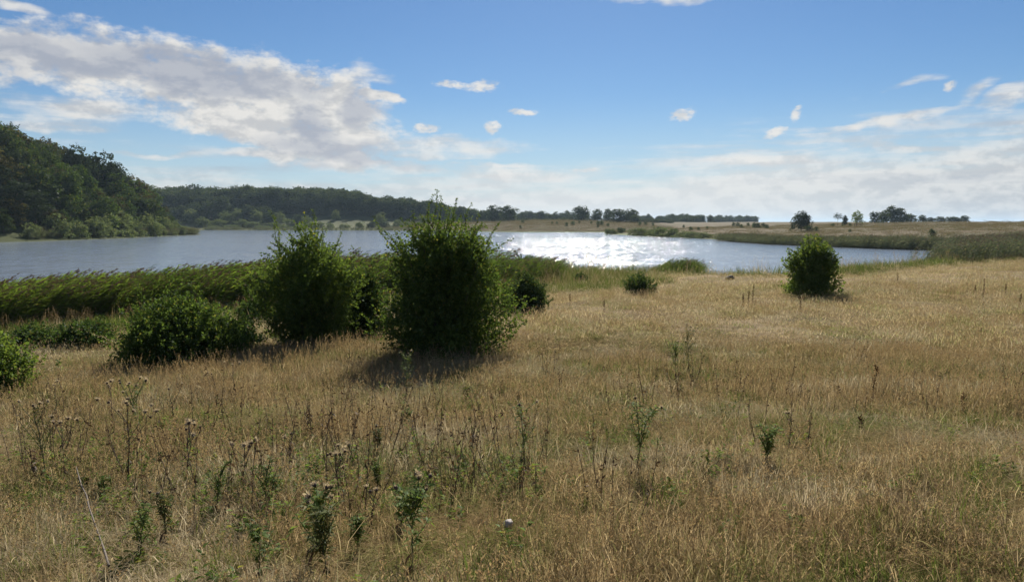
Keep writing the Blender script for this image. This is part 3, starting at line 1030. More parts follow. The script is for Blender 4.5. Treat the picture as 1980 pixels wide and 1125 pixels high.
    for s, e in auto:
        L = np.linalg.norm(e - s)
        n = max(3, int(L / 0.12))
        u = np.linspace(0, 1, n + 1)[:, None]
        pts = s + (e - s) * u + np.sin(u * 3.1) * g.normal(0, 0.05 * L, 3)
        F.tube(pts, np.linspace(.007, .0025, n + 1), 4, 1)
        nn = int(L / 0.008) + 6
        q = np.sort(g.uniform(0.0, 1.0, nn)) ** 0.85
        c = np.stack([np.interp(q, u[:, 0], pts[:, i]) for i in range(3)], axis=1) + g.normal(0, 0.012, (nn, 3))
        d = (e - s) / L
        dd = d * 0.5 + rand_unit(nn, g)
        Lf = leaf * g.uniform(0.7, 1.25, nn) * (1.1 - 0.35 * q)
        F.leaves(c, dd, rand_unit(nn, g) + [0, 0, .5], Lf, Lf * 0.65, 0, 0.15)
    obj('foliage', F.build(name + '_foliage', [mat, M['bark']]), root)
    return root


def place_bush(name, px, pyb, pyt, pw, profile, seed, mat, label, **kw):
    p = hit(px, pyb)
    k = p.y / F_PX
    dep = kw.pop('push', 0.0)
    if dep:
        q = at(990 + p.x / p.y * F_PX, p.y + dep); p = q; k = p.y / F_PX
    top = EYE + (432 - pyt) * k
    return bush(name, p, top - p.z, pw * k, profile, seed, mat, label, **kw)


EGG = [(0, .80), (.10, 1.0), (.3, 1.0), (.55, .90), (.78, .72), (.93, .48), (1, .18)]
DOME = [(0, .80), (.2, 1.0), (.5, .92), (.75, .70), (.92, .42), (1, .15)]
CONE = [(0, .92), (.10, 1.0), (.35, .92), (.6, .80), (.8, .66), (.93, .46), (1, .2)]
VASE = [(0, .55), (.15, .85), (.4, 1.0), (.65, .95), (.85, .70), (.95, .42), (1, .15)]

place_bush('hawthorn_bush', 864, 702, 422, 228, EGG, 11, M['hawthorn'], 'tallest dark hawthorn bush, left of centre, its top rising above the far wood',
           twigs=3400, leaf=0.042, dense=0.75, stems=14, push=0.7,
           shoots=((-.25, 2.4, -.16, 3.1, 0), (-.16, 2.4, -.10, 3.0, .2), (-.3, 2.3, -.22, 3.0, .1), (.12, 2.4, .22, 2.95, 0), (.02, 2.4, .06, 2.8, 0), (.35, 2.35, .48, 2.85, .1), (.5, 2.3, .62, 2.7, .1), (-.9, 2.0, -1.32, 2.62, 0), (-.7, 1.9, -1.05, 2.3, .1),
                   (.75, 2.1, 1.0, 2.5, -.1), (.8, 1.9, 1.22, 2.2, 0), (-.5, 2.3, -.6, 2.72, 0)))
place_bush('hawthorn_bush', 600, 676, 458, 172, VASE, 12, M['hawthorn'], 'second tallest hawthorn bush with upright leafy shoots, left of the tallest bush',
           twigs=2300, leaf=0.044, dense=0.6, stems=11, push=0.6,
           shoots=((-.6, 2.0, -.78, 2.85, 0), (-.55, 1.9, -.72, 2.6, .1), (.1, 2.1, .12, 2.85, 0), (.0, 2.1, .06, 2.6, .1), (.55, 2.0, .72, 2.4, 0), (.3, 2.0, .38, 2.45, .1), (.85, 1.7, 1.1, 2.05, 0), (-.3, 2.0, -.36, 2.4, 0)))
place_bush('bramble_bush', 704, 662, 520, 78, DOME, 13, M['bramble'], 'lighter green leafy bush filling the gap between the two tallest bushes', twigs=620, leaf=0.055, push=0.8)
place_bush('hawthorn_bush', 350, 726, 580, 225, DOME, 14, M['hawthorn'], 'low wide dark bush in front of the left reed bed', twigs=2100, leaf=0.040, dense=0.7, push=0.6)
place_bush('bramble_bush', 455, 690, 622, 80, DOME, 24, M['hawthorn_dark'], 'small dark bush at the right foot of the low wide bush', twigs=360, leaf=0.045, push=0.5)
place_bush('hawthorn_bush', -40, 790, 655, 180, DOME, 15, M['hawthorn'], 'dark green bush cut off by the left edge of the view', twigs=1300, leaf=0.04, push=0.4)
place_bush('hawthorn_bush', 1015, 607, 537, 82, DOME, 16, M['hawthorn_dark'], 'round dark bush just right of and behind the tallest bush', twigs=700, leaf=0.055, dense=0.7)
place_bush('thorn_bush', 1234, 575, 533, 58, DOME, 17, M['hawthorn_dark'], 'small straggly thorn bush alone on the meadow near the shore', twigs=200, leaf=0.055, cl_sig=.14)
place_bush('hawthorn_bush', 1570, 572, 466, 92, CONE, 18, M['hawthorn'], 'conical dark bush standing alone on the meadow at right', twigs=900, leaf=0.062, dense=0.8,
           shoots=((-.15, 1.5, -.2, 2.05, 0), (.1, 1.5, .12, 1.98, 0), (.35, 1.3, .5, 1.85, 0), (.0, 1.5, .05, 2.1, .1), (-.35, 1.3, -.45, 1.75, 0), (.5, 1.2, .62, 1.7, 0)))
place_bush('willow_bush', 1010, 560, 492, 110, DOME, 19, M['bramble'], 'broad bush among the reeds behind the round dark bush', twigs=500, leaf=0.08, push=2)
place_bush('willow_bush', 735, 590, 500, 90, DOME, 20, M['hawthorn_dark'], 'dark bush by the reeds seen between the two tallest bushes', twigs=420, leaf=0.07, push=2)
place_bush('bramble_bush', 1122, 556, 532, 40, DOME, 21, M['hawthorn_dark'], 'little dark bush at the end of the bank reeds near centre', twigs=130, leaf=0.07)

place_bush('bramble_bush', 170, 690, 634, 120, DOME, 25, M['bramble'], 'low bramble scrub in front of the left reeds, left of the low wide bush', twigs=420, leaf=0.05, push=1.5)
place_bush('bramble_bush', 70, 700, 640, 110, DOME, 26, M['bramble'], 'low bramble scrub between the left edge bush and the reeds', twigs=380, leaf=0.05, push=2.0)
place_bush('bramble_bush', 490, 640, 585, 70, DOME, 27, M['bramble'], 'low green bramble left of the second tallest bush, by the reeds', twigs=260, leaf=0.055, push=1.0)

# ------------------------------------------------------------------ reeds
M['reed_leaf'] = leaf_mat('reed_leaf', (0.042, 0.090, 0.013), (0.160, 0.240, 0.038), (0.28, 0.24, 0.08), 0.56, 0.05, patch=0.35)
M['reed_leaf_far'] = leaf_mat('grey_reed_leaf', (0.060, 0.082, 0.038), (0.200, 0.240, 0.130), (0.30, 0.28, 0.18), 0.30, 0.12, patch=0.30)
M['reed_stem'] = plain_mat('reed_stem', (0.10, 0.095, 0.035), (0.22, 0.18, 0.08), 6)
M['reed_plume'] = leaf_mat('reed_plume', (0.055, 0.038, 0.030), (0.13, 0.095, 0.075), (0.2, 0.16, 0.12), 0.35, 0.1)


def reed_mesh(name, seed, stems, H, leafmat, leafw=0.026, spread=0.22, lean=0.55):
    g = np.random.default_rng(seed)
    ge = Geo()
    for k in range(stems):
        h = H * g.uniform(0.72, 1.05); x0, y0 = g.normal(0, spread, 2)
        ln = lean * g.uniform(0.5, 1.2) * h; ly = g.normal(0, 0.06) * h
        u = np.linspace(0, 1, 6)
        pts = np.stack([x0 + ln * u ** 2.4, y0 + ly * u ** 2, h * (u - 0.16 * u ** 4 * (lean / .55))], axis=1)
        ge.tube(pts, np.linspace(.007, .003, 6), 3, 1)
        nl = 9
        for j in range(nl):
            q = 0.25 + 0.72 * (j + g.random()) / nl
            c = np.array([np.interp(q, u, pts[:, i]) for i in range(3)])
            dirx = g.uniform(0.35, 1.0); side = g.normal(0, 0.35)
            L = g.uniform(0.28, 0.5) * (1.1 - 0.35 * q)
            d0 = np.array([dirx, side, 0.75]); d1 = np.array([dirx * 1.3, side * 1.1, 0.05]); 
            p1 = c + d0 / np.linalg.norm(d0) * L * .5; p2 = p1 + d1 / np.linalg.norm(d1) * L * .55
            w = leafw * g.uniform(.7, 1.2)
            s = np.array([0, 1, 0.0]) * 0.5 + np.array([0.0, 0, 0.9]) * g.uniform(-1, 1); s /= np.linalg.norm(s)
            v = [c - s * w * .2, c + s * w * .2, p1 + s * w * .5, p1 - s * w * .5, p2]
            ge.add(v[:4], [(0, 1, 2, 3)], 0)
            ge.add([v[3], v[2], v[4]], [(0, 1, 2)], 0)
        if g.random() < 0.28:
            tip = pts[-1]
            n = 12
            s = g.uniform(0, 1, n)[:, None]
            ax = np.array([0.85, ly, 0.42]); ax /= np.linalg.norm(ax)
            c = tip + ax * s * 0.24
            d = ax * 0.9 + rand_unit(n, g) * 0.45 + [0.25, 0, -0.1]
            ge.leaves(c, d, rand_unit(n, g), 0.13, 0.022, 2, 0.2)
    return ge.build(name, [leafmat, M['reed_stem'], M['reed_plume']])


REED_G = [reed_mesh('reed_clump', 40 + i, 8, 2.2, M['reed_leaf'], 0.030, 0.22, 0.44) for i in range(4)]
REED_F = [reed_mesh('far_reed_clump', 50 + i, 9, 2.0, M['reed_leaf_far'], 0.05, 0.35, 0.28) for i in range(3)]


def strip_points(line, width_in, width_out, n, seed):
    """random points along a shoreline given as world points; inwards = land, outwards = water"""
    g = np.random.default_rng(seed)
    line = np.array(line); seg = np.linalg.norm(np.diff(line, axis=0), axis=1)
    cum = np.concatenate([[0], np.cumsum(seg)])
    s = g.uniform(0, cum[-1], n * 3)
    x = np.interp(s, cum, line[:, 0]) + g.uniform(-9, 9, n * 3); y = np.interp(s, cum, line[:, 1]) + g.uniform(-9, 9, n * 3)
    d = lake_sd(x, y)
    k = (d < width_in) & (d > -width_out)
    x, y, d = x[k][:n], y[k][:n], d[k][:n]
    return x, y, d, g


def reed_bed(name, line, win, wout, n, seed, src, h0, label, top_fn=None, lean=0.3):
    x, y, d, g = strip_points(line, win, wout, n, seed)
    z = np.maximum(ground_z(x, y), -0.4)
    m_ = len(x)
    s = h0 * g.uniform(0.82, 1.12, m_)
    if top_fn is not None:
        s = s * top_fn(x, y, d)
    rot = np.stack([g.normal(0, .05, m_), g.normal(0.02, .06, m_), g.normal(0, lean, m_)], axis=1)
    w = s * g.uniform(.9, 1.2, m_)
    return scatter(name, np.stack([x, y, z], axis=1), rot, np.stack([w, w, s], axis=1), g.integers(0, len(src), m_), src, label, 'reeds')


reed_bed('reed_bed', [uv(-160, 23), uv(-80, 25.5), uv(0, 27), uv(250, 29.5), uv(530, 33.5), uv(620, 35)], 3.8, 4.2, 2800, 61, REED_G, 0.98,
         'tall green reed bed leaning in the wind along the near left shore',
         lambda x, y, d: np.interp(d, [-4.6, -3.5, 0, 2.5, 4, 5.6], [.8, 1.0, 1.0, .98, .8, .35]) * np.interp(x, [-19, -14, -9], [.94, 1.05, 1.2]))
reed_bed('reed_bed', [uv(660, 36), uv(760, 37.5), uv(1000, 43), uv(1060, 47)], 1.0, 4.0, 900, 62, REED_G, 0.92,
         'green reed bed behind the tallest bushes, thinning out toward the centre',
         lambda x, y, d: np.interp(x, [-4, 1.2, 3.0, 5], [1.05, 1.0, .75, .5]))
reed_bed('reed_bed', [uv(1060, 48), uv(1110, 52), uv(1160, 55)], 1.0, 1.8, 190, 68, REED_G, 0.48,
         'short thin reeds at the tip of the bank near the centre of the picture')
far_line = [uv(1835, 109), uv(1820, 110), uv(1740, 115), uv(1640, 124), uv(1500, 141), uv(1400, 171)]
reed_bed('reed_bed', far_line, 3.2, 2.0, 1500, 64, REED_F, 1.0,
         'grey green reed fringe along the far right shore', lambda x, y, d: np.interp(y, [108, 125, 145, 172], [1.05, .95, .8, .9]))
reed_bed('reed_bed', [uv(1838, 75), uv(1850, 88), uv(1852, 103)], 16.0, 0.8, 2200, 65, REED_F, 1.0,
         'dense grey green reed block at the right end of the lake', lambda x, y, d: np.interp(d, [-1, 0, 6, 16], [.8, 1.0, 1.0, .95]))
reed_bed('reed_bed', [uv(1862, 74), uv(1920, 80), uv(2100, 90)], 14.0, 0.5, 1, 69, REED_F, 1.0, 'reeds at the right edge of the view') if False else None


def reed_polygon(name, corners, n, seed, src, h0, label, soft=False):
    """reeds scattered inside a quadrilateral given by (px, depth) corners"""
    g = np.random.default_rng(seed)
    a, b_, c, d = [np.array(uv(*q)) for q in corners]
    u, v = np.clip(0.5 + g.normal(0, 0.27, (2, n)), -.12, 1.12) if soft else g.uniform(0, 1, (2, n))
    P = (a[None] * ((1 - u) * (1 - v))[:, None] + b_[None] * (u * (1 - v))[:, None] + c[None] * (u * v)[:, None] + d[None] * ((1 - u) * v)[:, None])
    z = np.maximum(ground_z(P[:, 0], P[:, 1]), -0.3)
    s = h0 * g.uniform(.72, 1.2, n) * (np.interp(np.abs(u - .5) * 2, [0, .5, 1.25], [1.1, 1.0, .45]) if soft else 1.0)
    return scatter(name, np.stack([P[:, 0], P[:, 1], z], axis=1), np.stack([g.normal(0, .05, n), g.normal(0, .05, n), g.normal(0, .4, n)], axis=1),
                   np.stack([s, s, s], axis=1), g.integers(0, len(src), n), src, label, 'reeds')


reed_polygon('reed_bed', [(1850, 79), (2080, 86), (2080, 118), (1850, 108)], 1900, 66, REED_F, 1.0, 'grey reeds filling the ground beside the right end of the lake')
reed_polygon('reed_bed', [(1252, 52.3), (1366, 51.2), (1362, 54.5), (1256, 56)], 260, 63, REED_G, 0.60, 'small bright green reed patch on the near shore right of centre', soft=True)
reed_polygon('reed_clump', [(1792, 69.5), (1806, 69.5), (1806, 70.5), (1792, 70.5)], 26, 67, REED_F, 0.42, 'small dark reed clump in the water left of the right reed block')
reed_polygon('reed_clump', [(1812, 71), (1830, 72), (1830, 73), (1812, 72)], 12, 70, REED_F, 0.40, 'sparse reed stalks in the water between the small clump and the right reed block')
reed_polygon('reed_fringe', [(60, 166), (384, 259), (384, 264), (60, 172)], 700, 71, REED_F, 1.0, 'pale reed fringe along the waterline of the left wooded slope')
reed_polygon('reed_fringe', [(395, 438), (800, 406), (800, 411), (395, 444)], 700, 72, REED_F, 1.0, 'pale reed fringe along the far left shore of the lake')

# ------------------------------------------------------------------ meadow grass
def grass_mat(name, dark, light, red, pale, green, g_amt=0.35, transl=0.38):
    m, b, out = new_mat(name)
    geo = b.n('ShaderNodeNewGeometry'); oi = b.n('ShaderNodeObjectInfo')
    pos = geo.outputs['Position']
    isl = geo.outputs['Random Per Island']
    f = b.add(b.mul(isl, 0.7), b.mul(oi.outputs['Random'], 0.3))
    col = b.mix(f, dark, light)
    p1 = b.noise(pos, 0.40, 3, 0.6)
    p2 = b.noise(b.vec('ADD', pos, (31, 7, 0)), 0.62, 3, 0.6)
    p3 = b.noise(b.vec('ADD', pos, (3, 57, 0)), 0.55, 4, 0.65)
    col = b.mix(b.mul(b.step(p1, 0.50, 0.66), 0.42), col, red)
    col = b.mix(b.mul(b.step(p2, 0.45, 0.62), 0.65), col, b.mix(isl, pale, tuple(c * 0.45 for c in pale)))
    r2 = b.m('FRACT', b.mul(isl, 23.7))
    gm = b.mul(b.step(p3, 0.46, 0.64), b.m('LESS_THAN', r2, g_amt + 0.2))
    gm = b.mx(gm, b.mul(b.m('LESS_THAN', r2, g_amt * 0.30), 0.8))
    col = b.mix(b.mul(gm, 0.85), col, b.mix(isl, green, tuple(c * 1.7 for c in green)))
    dif = b.n('ShaderNodeBsdfDiffuse'); b.put(dif.inputs['Color'], col)
    tr = b.n('ShaderNodeBsdfTranslucent'); b.put(tr.inputs['Color'], col)
    mx = b.n('ShaderNodeMixShader'); mx.inputs[0].default_value = transl
    b.t.links.new(dif.outputs[0], mx.inputs[1]); b.t.links.new(tr.outputs[0], mx.inputs[2])
    b.t.links.new(mx.outputs[0], out.inputs[0])
    return m


M['grass_dry'] = grass_mat('dry_grass', (0.165, 0.120, 0.060), (0.720, 0.570, 0.310), (0.320, 0.210, 0.110), (0.700, 0.610, 0.420), (0.125, 0.160, 0.036), 0.46, 0.52)
M['grass_old'] = grass_mat('old_grass', (0.050, 0.034, 0.020), (0.170, 0.120, 0.075), (0.15, 0.09, 0.05), (0.22, 0.18, 0.13), (0.08, 0.09, 0.03), 0.2, 0.3)
M['grass_far'] = grass_mat('far_meadow_grass', (0.120, 0.088, 0.044), (0.330, 0.255, 0.135), (0.20, 0.13, 0.065), (0.30, 0.27, 0.16), (0.085, 0.100, 0.030), 0.55, 0.35)
M['grass_green'] = grass_mat('green_grass', (0.065, 0.095, 0.018), (0.170, 0.200, 0.045), (0.16, 0.15, 0.04), (0.24, 0.24, 0.08), (0.07, 0.11, 0.018), 0.6, 0.45)
M['grass_head'] = leaf_mat('grass_seed_head', (0.200, 0.145, 0.095), (0.430, 0.340, 0.230), (0.26, 0.17, 0.12), 0.45, 0.2, gloss=0)


def grass_clump(name, seed, n, h0, h1, spread, lean, w, mats, stalks=0, sh=(0.3, 0.5), flat=0.0):
    g = np.random.default_rng(seed)
    ge = Geo()
    a = g.uniform(0, 6.283, n); L = g.uniform(h0, h1, n)
    bx, by = g.normal(0, spread, n), g.normal(0, spread, n)
    ln = np.clip(g.normal(lean, 0.25, n), 0.05, 1.3)
    dr = np.stack([np.cos(a), np.sin(a), np.zeros(n)], axis=1)
    tw = a + np.pi / 2 + g.normal(0, 0.5, n)
    sd = np.stack([np.cos(tw), np.sin(tw), np.zeros(n)], axis=1)
    us = [0.0, 0.38, 0.72, 1.0]
    rows = []
    for u in us:
        h = L * (u - 0.42 * ln * u * u) * (1 - flat) + flat * 0.12 * L * math.sin(3.1 * u)
        c = np.stack([bx, by, h - 0.01], axis=1) + dr * (L * ln * (u ** 1.7) * (1 + flat))[:, None]
        ww = w * g.uniform(.7, 1.3, n) * (1 - u ** 2 * 0.95)
        rows.append((c - sd * ww[:, None] * .5, c + sd * ww[:, None] * .5))
    V = np.stack([rows[0][0], rows[0][1], rows[1][0], rows[1][1], rows[2][0], rows[2][1], (rows[3][0] + rows[3][1]) / 2], axis=1).reshape(-1, 3)
    i = np.arange(n)[:, None] * 7
    ge.add(V, np.concatenate([i + np.array([[0, 1, 3, 2]]), i + np.array([[2, 3, 5, 4]])]), 0)
    tri = i + np.array([[4, 5, 6]])
    ge.f3.append(tri.astype(np.int32)); ge.m3.append(np.zeros(n))
    for k in range(stalks):
        h = g.uniform(*sh); ang = g.uniform(0, 6.283); l = g.uniform(0.08, 0.35) * h
        x, y = g.normal(0, spread, 2)
        u = np.linspace(0, 1, 4)
        pts = np.stack([x + math.cos(ang) * l * u ** 2, y + math.sin(ang) * l * u ** 2, h * u], axis=1)
        ge.tube(pts, np.linspace(.0011, .0006, 4), 3, 0)
        m_ = 16
        q = 1 - 0.32 * g.uniform(0, 1, m_) ** 1.0
        c = np.stack([np.interp(q, u, pts[:, j]) for j in range(3)], axis=1)
        d = rand_unit(m_, g) * 0.7 + [math.cos(ang) * .3, math.sin(ang) * .3, .8]
        ge.leaves(c, d, rand_unit(m_, g), g.uniform(.010, .022, m_), .0034 * (w / .003) ** .6, 1, 0.1)
    return ge.build(name, mats)


GD = [M['grass_dry'], M['grass_head']]
GG = [M['grass_green'], M['grass_head']]
GO = [M['grass_old'], M['grass_head']]
GF = [M['grass_far'], M['grass_head']]
G_near = [grass_clump('dry_tuft', 1000 + i, 150, .05, .20, .125, .60, .0044, GD, stalks=(8 if i % 2 else 2), sh=(.16, .32)) for i in range(5)] + \
         [grass_clump('dry_mat', 1010 + i, 170, .08, .22, .16, .80, .0046, GD, flat=.65) for i in range(5)]
G_mid = [grass_clump('dry_tuft_tall', 1020 + i, 130, .08, .26, .17, .52, .0075, GD, stalks=14, sh=(.20, .38)) for i in range(4)] + \
        [grass_clump('dry_mat_wide', 1030 + i, 150, .10, .26, .24, .8, .0085, GD, flat=.6) for i in range(4)]
G_far = [grass_clump('dry_tuft_far', 1040 + i, 420, .05, .17, .48, .65, .0075, GD, stalks=26, sh=(.12, .25)) for i in range(4)]
G_grn = [grass_clump('green_tuft', 1050 + i, 42, .08, .22, .05, .45, .0040, GG) for i in range(3)]
G_bnk = [grass_clump('bank_grass', 1060 + i, 46, .22, .60, .15, .45, .014, GG) for i in range(4)] + [grass_clump('bank_straw', 1066, 40, .2, .6, .15, .5, .012, GD, stalks=6, sh=(.5, .8))]

G_old = [grass_clump('withered_tuft', 1070 + i, 60, .06, .20, .075, .75, .0042, GO, flat=.45) for i in range(3)]
G_fmd = [grass_clump('far_meadow_tuft', 1080 + i, 240, .09, .24, .45, .50, .011, GF) for i in range(3)]
G_wsp = [grass_clump('pale_wisp', 1090 + i, 14, .20, .42, .06, .55, .0030, GD, stalks=4, sh=(.25, .48)) for i in range(3)]
g = np.random.default_rng(99)


def fan(r0, r1, n, half=52):
    r = np.sqrt(g.uniform(r0 * r0, r1 * r1, n)); a = np.radians(g.uniform(-half, half, n))
    return r * np.sin(a), r * np.cos(a)


def lay(name, x, y, s, src, label, var=None, zoff=-0.01, cat='grass', tall=None, wind=0.10):
    n = len(x)
    rot = np.stack([g.normal(0, .10, n), g.normal(wind, .10, n), g.uniform(0, 6.28, n)], axis=1)
    t = s if tall is None else s * tall
    return scatter(name, np.stack([x, y, ground_z(x, y) + zoff], axis=1), rot, np.stack([s, s, t], axis=1), g.integers(0, len(src), n) if var is None else var, src, label, cat)


def patchy(x, y, k=0.0):
    return 0.5 + 0.5 * wob(x + k, y - k, 1.35, k) * 0.55 + 0.22 * wob(x, y, 3.7, k + 1)


def meadow(name, r0, r1, n, src, s0, label, half=52, dmin=4.0, zmin=0.55):
    x, y = fan(r0, r1, n, half)
    d = lake_sd(x, y)
    green = np.where(x < 3, 8.5 - 0.06 * np.maximum(x + 14, 0) ** 1.5, dmin) + 1.2 * wob(x, y, 0.9)
    k = (d > np.maximum(green, dmin)) & (ground_z(x, y) > zmin + 0.25 * wob(x, y, 1.1))
    x, y = x[k], y[k]
    # flattened patches and standing tussocks
    f = patchy(x, y) + 0.30 * wob(x, y, 0.62, 3.0) + g.normal(0, .10, len(x))
    h = np.clip(f, 0.0, 1.25)
    s = s0 * g.uniform(.8, 1.2, len(x))
    half_ = len(src) // 2
    var = np.where(f + g.normal(0, .15, len(x)) > 0.45, g.integers(0, half_, len(x)), g.integers(half_, len(src), len(x)))
    return lay(name, x, y, s, src, label, tall=0.22 + 0.88 * h ** 1.25, var=var)


meadow('meadow_grass', 1.2, 7.5, 3100, G_near, 1.0, 'short matted dry grass of the meadow nearest the viewer')
meadow('meadow_grass', 6.5, 16.0, 4300, G_mid, 0.95, 'tufted dry grass with seed heads in the near middle of the meadow', half=46)
meadow('meadow_grass', 14.5, 34.0, 3300, G_far, 1.0, 'tall dry grass across the middle of the meadow around the bushes', half=42)
meadow('meadow_grass', 32.0, 95.0, 3600, G_far, 1.35, 'dry grass at the far edge of the near meadow by the shore', half=40, dmin=2.0, zmin=0.35)
# greener tufts between the straw
x, y = fan(2.0, 16, 5200, 46)
k = patchy(x, y, 5.0) + g.normal(0, .16, len(x)) > 0.60
lay('green_grass', x[k], y[k], g.uniform(.7, 1.35, k.sum()), G_grn, 'small green grass tufts scattered through the dry meadow')
# withered brown tufts and tall pale wisps
x, y = fan(2.0, 15, 6000, 46)
k = patchy(x, y, 11.0) + g.normal(0, .14, len(x)) > 0.64
lay('withered_grass', x[k], y[k], g.uniform(.7, 1.3, k.sum()), G_old, 'dark withered grass tufts lying between the pale grass')
x, y = fan(2.2, 14, 2600, 46)
k = patchy(x, y, 17.0) + g.normal(0, .2, len(x)) > 0.55
lay('tall_grass', x[k], y[k], g.uniform(.7, 1.1, k.sum()), G_wsp, 'taller pale grass wisps standing above the meadow')
# lush bank vegetation by the water
xs, ys = [], []
for line, w0, w1, n in (([uv(-160, 22), uv(0, 26), uv(250, 28.5), uv(530, 32.5), uv(760, 36.5), uv(1000, 42)], 0.3, 9.5, 6500),
                        ([uv(1000, 42), uv(1090, 49), uv(1150, 54), uv(1260, 53), uv(1400, 52)], 0.1, 4.5, 1300),
                        ([uv(1590, 57), uv(1640, 60), uv(1730, 63), uv(1800, 67)], 0.1, 3.4, 900),
                        ([uv(1850, 73), uv(1920, 75), uv(2000, 77)], 0.0, 6.0, 700)):
    a_, b_, d_, _g = strip_points(line, w1, -w0, n, 300 + n)
    xs.append(a_); ys.append(b_)
x, y = np.concatenate(xs), np.concatenate(ys)
lay('bank_grass', x, y, g.uniform(.7, 1.3, len(x)) * np.where(lake_sd(x, y) < 3.0, g.uniform(1.0, 2.0, len(x)), 1.0), G_bnk, 'lush green grass and herbs along the near bank of the lake', wind=0.15)
x = g.uniform(uv(1880, 76)[0], uv(2080, 80)[0], 420); y = 74 + g.uniform(0, 6, 420) + (x - 46) * 0.1
lay('bank_grass', x, y, g.uniform(1.0, 1.7, 420), G_bnk, 'bright green grass in front of the right reed block', wind=0.1)
x, y = fan(95, 330, 4500, 40)
k = (lake_sd(x, y) > 3) & (x > 20)
lay('far_meadow_grass', x[k], y[k], g.uniform(2.2, 4.0, k.sum()), G_fmd, 'rough dry grass on the far meadow beyond the right shore', tall=0.55)

x = g.uniform(-70, 75, 3200); y = g.uniform(335, 520, 3200)
k = lake_sd(x, y) > 2
lay('far_meadow_grass', x[k], y[k], g.uniform(4.0, 7.0, k.sum()), G_fmd, 'rough dry grass on the meadow across the lake, straight ahead', tall=0.22)

# ------------------------------------------------------------------ thistles and other tall weeds
M['thistle_leaf'] = leaf_mat('thistle_leaf', (0.065, 0.115, 0.025), (0.180, 0.250, 0.060), (0.22, 0.21, 0.045), 0.50, 0.10, gloss=0.01)
M['thistle_yellow'] = leaf_mat('yellowing_leaf', (0.055, 0.075, 0.018), (0.125, 0.140, 0.038), (0.20, 0.15, 0.04), 0.40, 0.15, gloss=0.01)
M['dead_leaf'] = leaf_mat('dead_leaf', (0.035, 0.022, 0.014), (0.110, 0.070, 0.042), (0.16, 0.10, 0.06), 0.20, 0.15)
M['stem_brown'] = plain_mat('dry_stem', (0.050, 0.032, 0.020), (0.110, 0.075, 0.045), 30)
M['stem_green'] = plain_mat('green_stem', (0.060, 0.075, 0.030), (0.120, 0.120, 0.050), 30)
M['bract'] = plain_mat('seed_head_bract', (0.030, 0.020, 0.015), (0.075, 0.045, 0.032), 60)
M['down'] = leaf_mat('thistle_down', (0.34, 0.28, 0.23), (0.56, 0.49, 0.42), (0.4, 0.32, 0.27), 0.45, 0.15, gloss=0)
M['dock_seed'] = leaf_mat('dock_seed', (0.035, 0.016, 0.010), (0.095, 0.045, 0.025), (0.13, 0.06, 0.03), 0.15, 0.1, gloss=0)


def head_mesh(seed, fluffy):
    g = np.random.default_rng(seed)
    ge = Geo()
    n = 7
    th = np.linspace(0, 6.283, n, endpoint=False)
    prof = [(-.002, .002), (.003, .0085), (.010, .0105), (.017, .0075)]
    V = np.concatenate([np.stack([np.cos(th) * r, np.sin(th) * r, np.full(n, z)], axis=1) for z, r in prof])
    f = [(i * n + j, i * n + (j + 1) % n, (i + 1) * n + (j + 1) % n, (i + 1) * n + j) for i in range(3) for j in range(n)]
    ge.add(V, f, 0)
    br = ge.build('seed_head', [M['bract']])
    ge = Geo()
    m_ = 46 if fluffy else 14
    d = rand_unit(m_, g); d[:, 2] = np.abs(d[:, 2]) * (0.5 if fluffy else 1.4) + 0.12
    ge.leaves(np.tile([0, 0, .012], (m_, 1)) + g.normal(0, .003, (m_, 3)), d, rand_unit(m_, g), .024 if fluffy else .014, .0045 if fluffy else .003, 0, 0.2)
    return br, ge.build('down_tuft', [M['down']])


HEADS = [head_mesh(70 + i, i < 3) for i in range(4)]


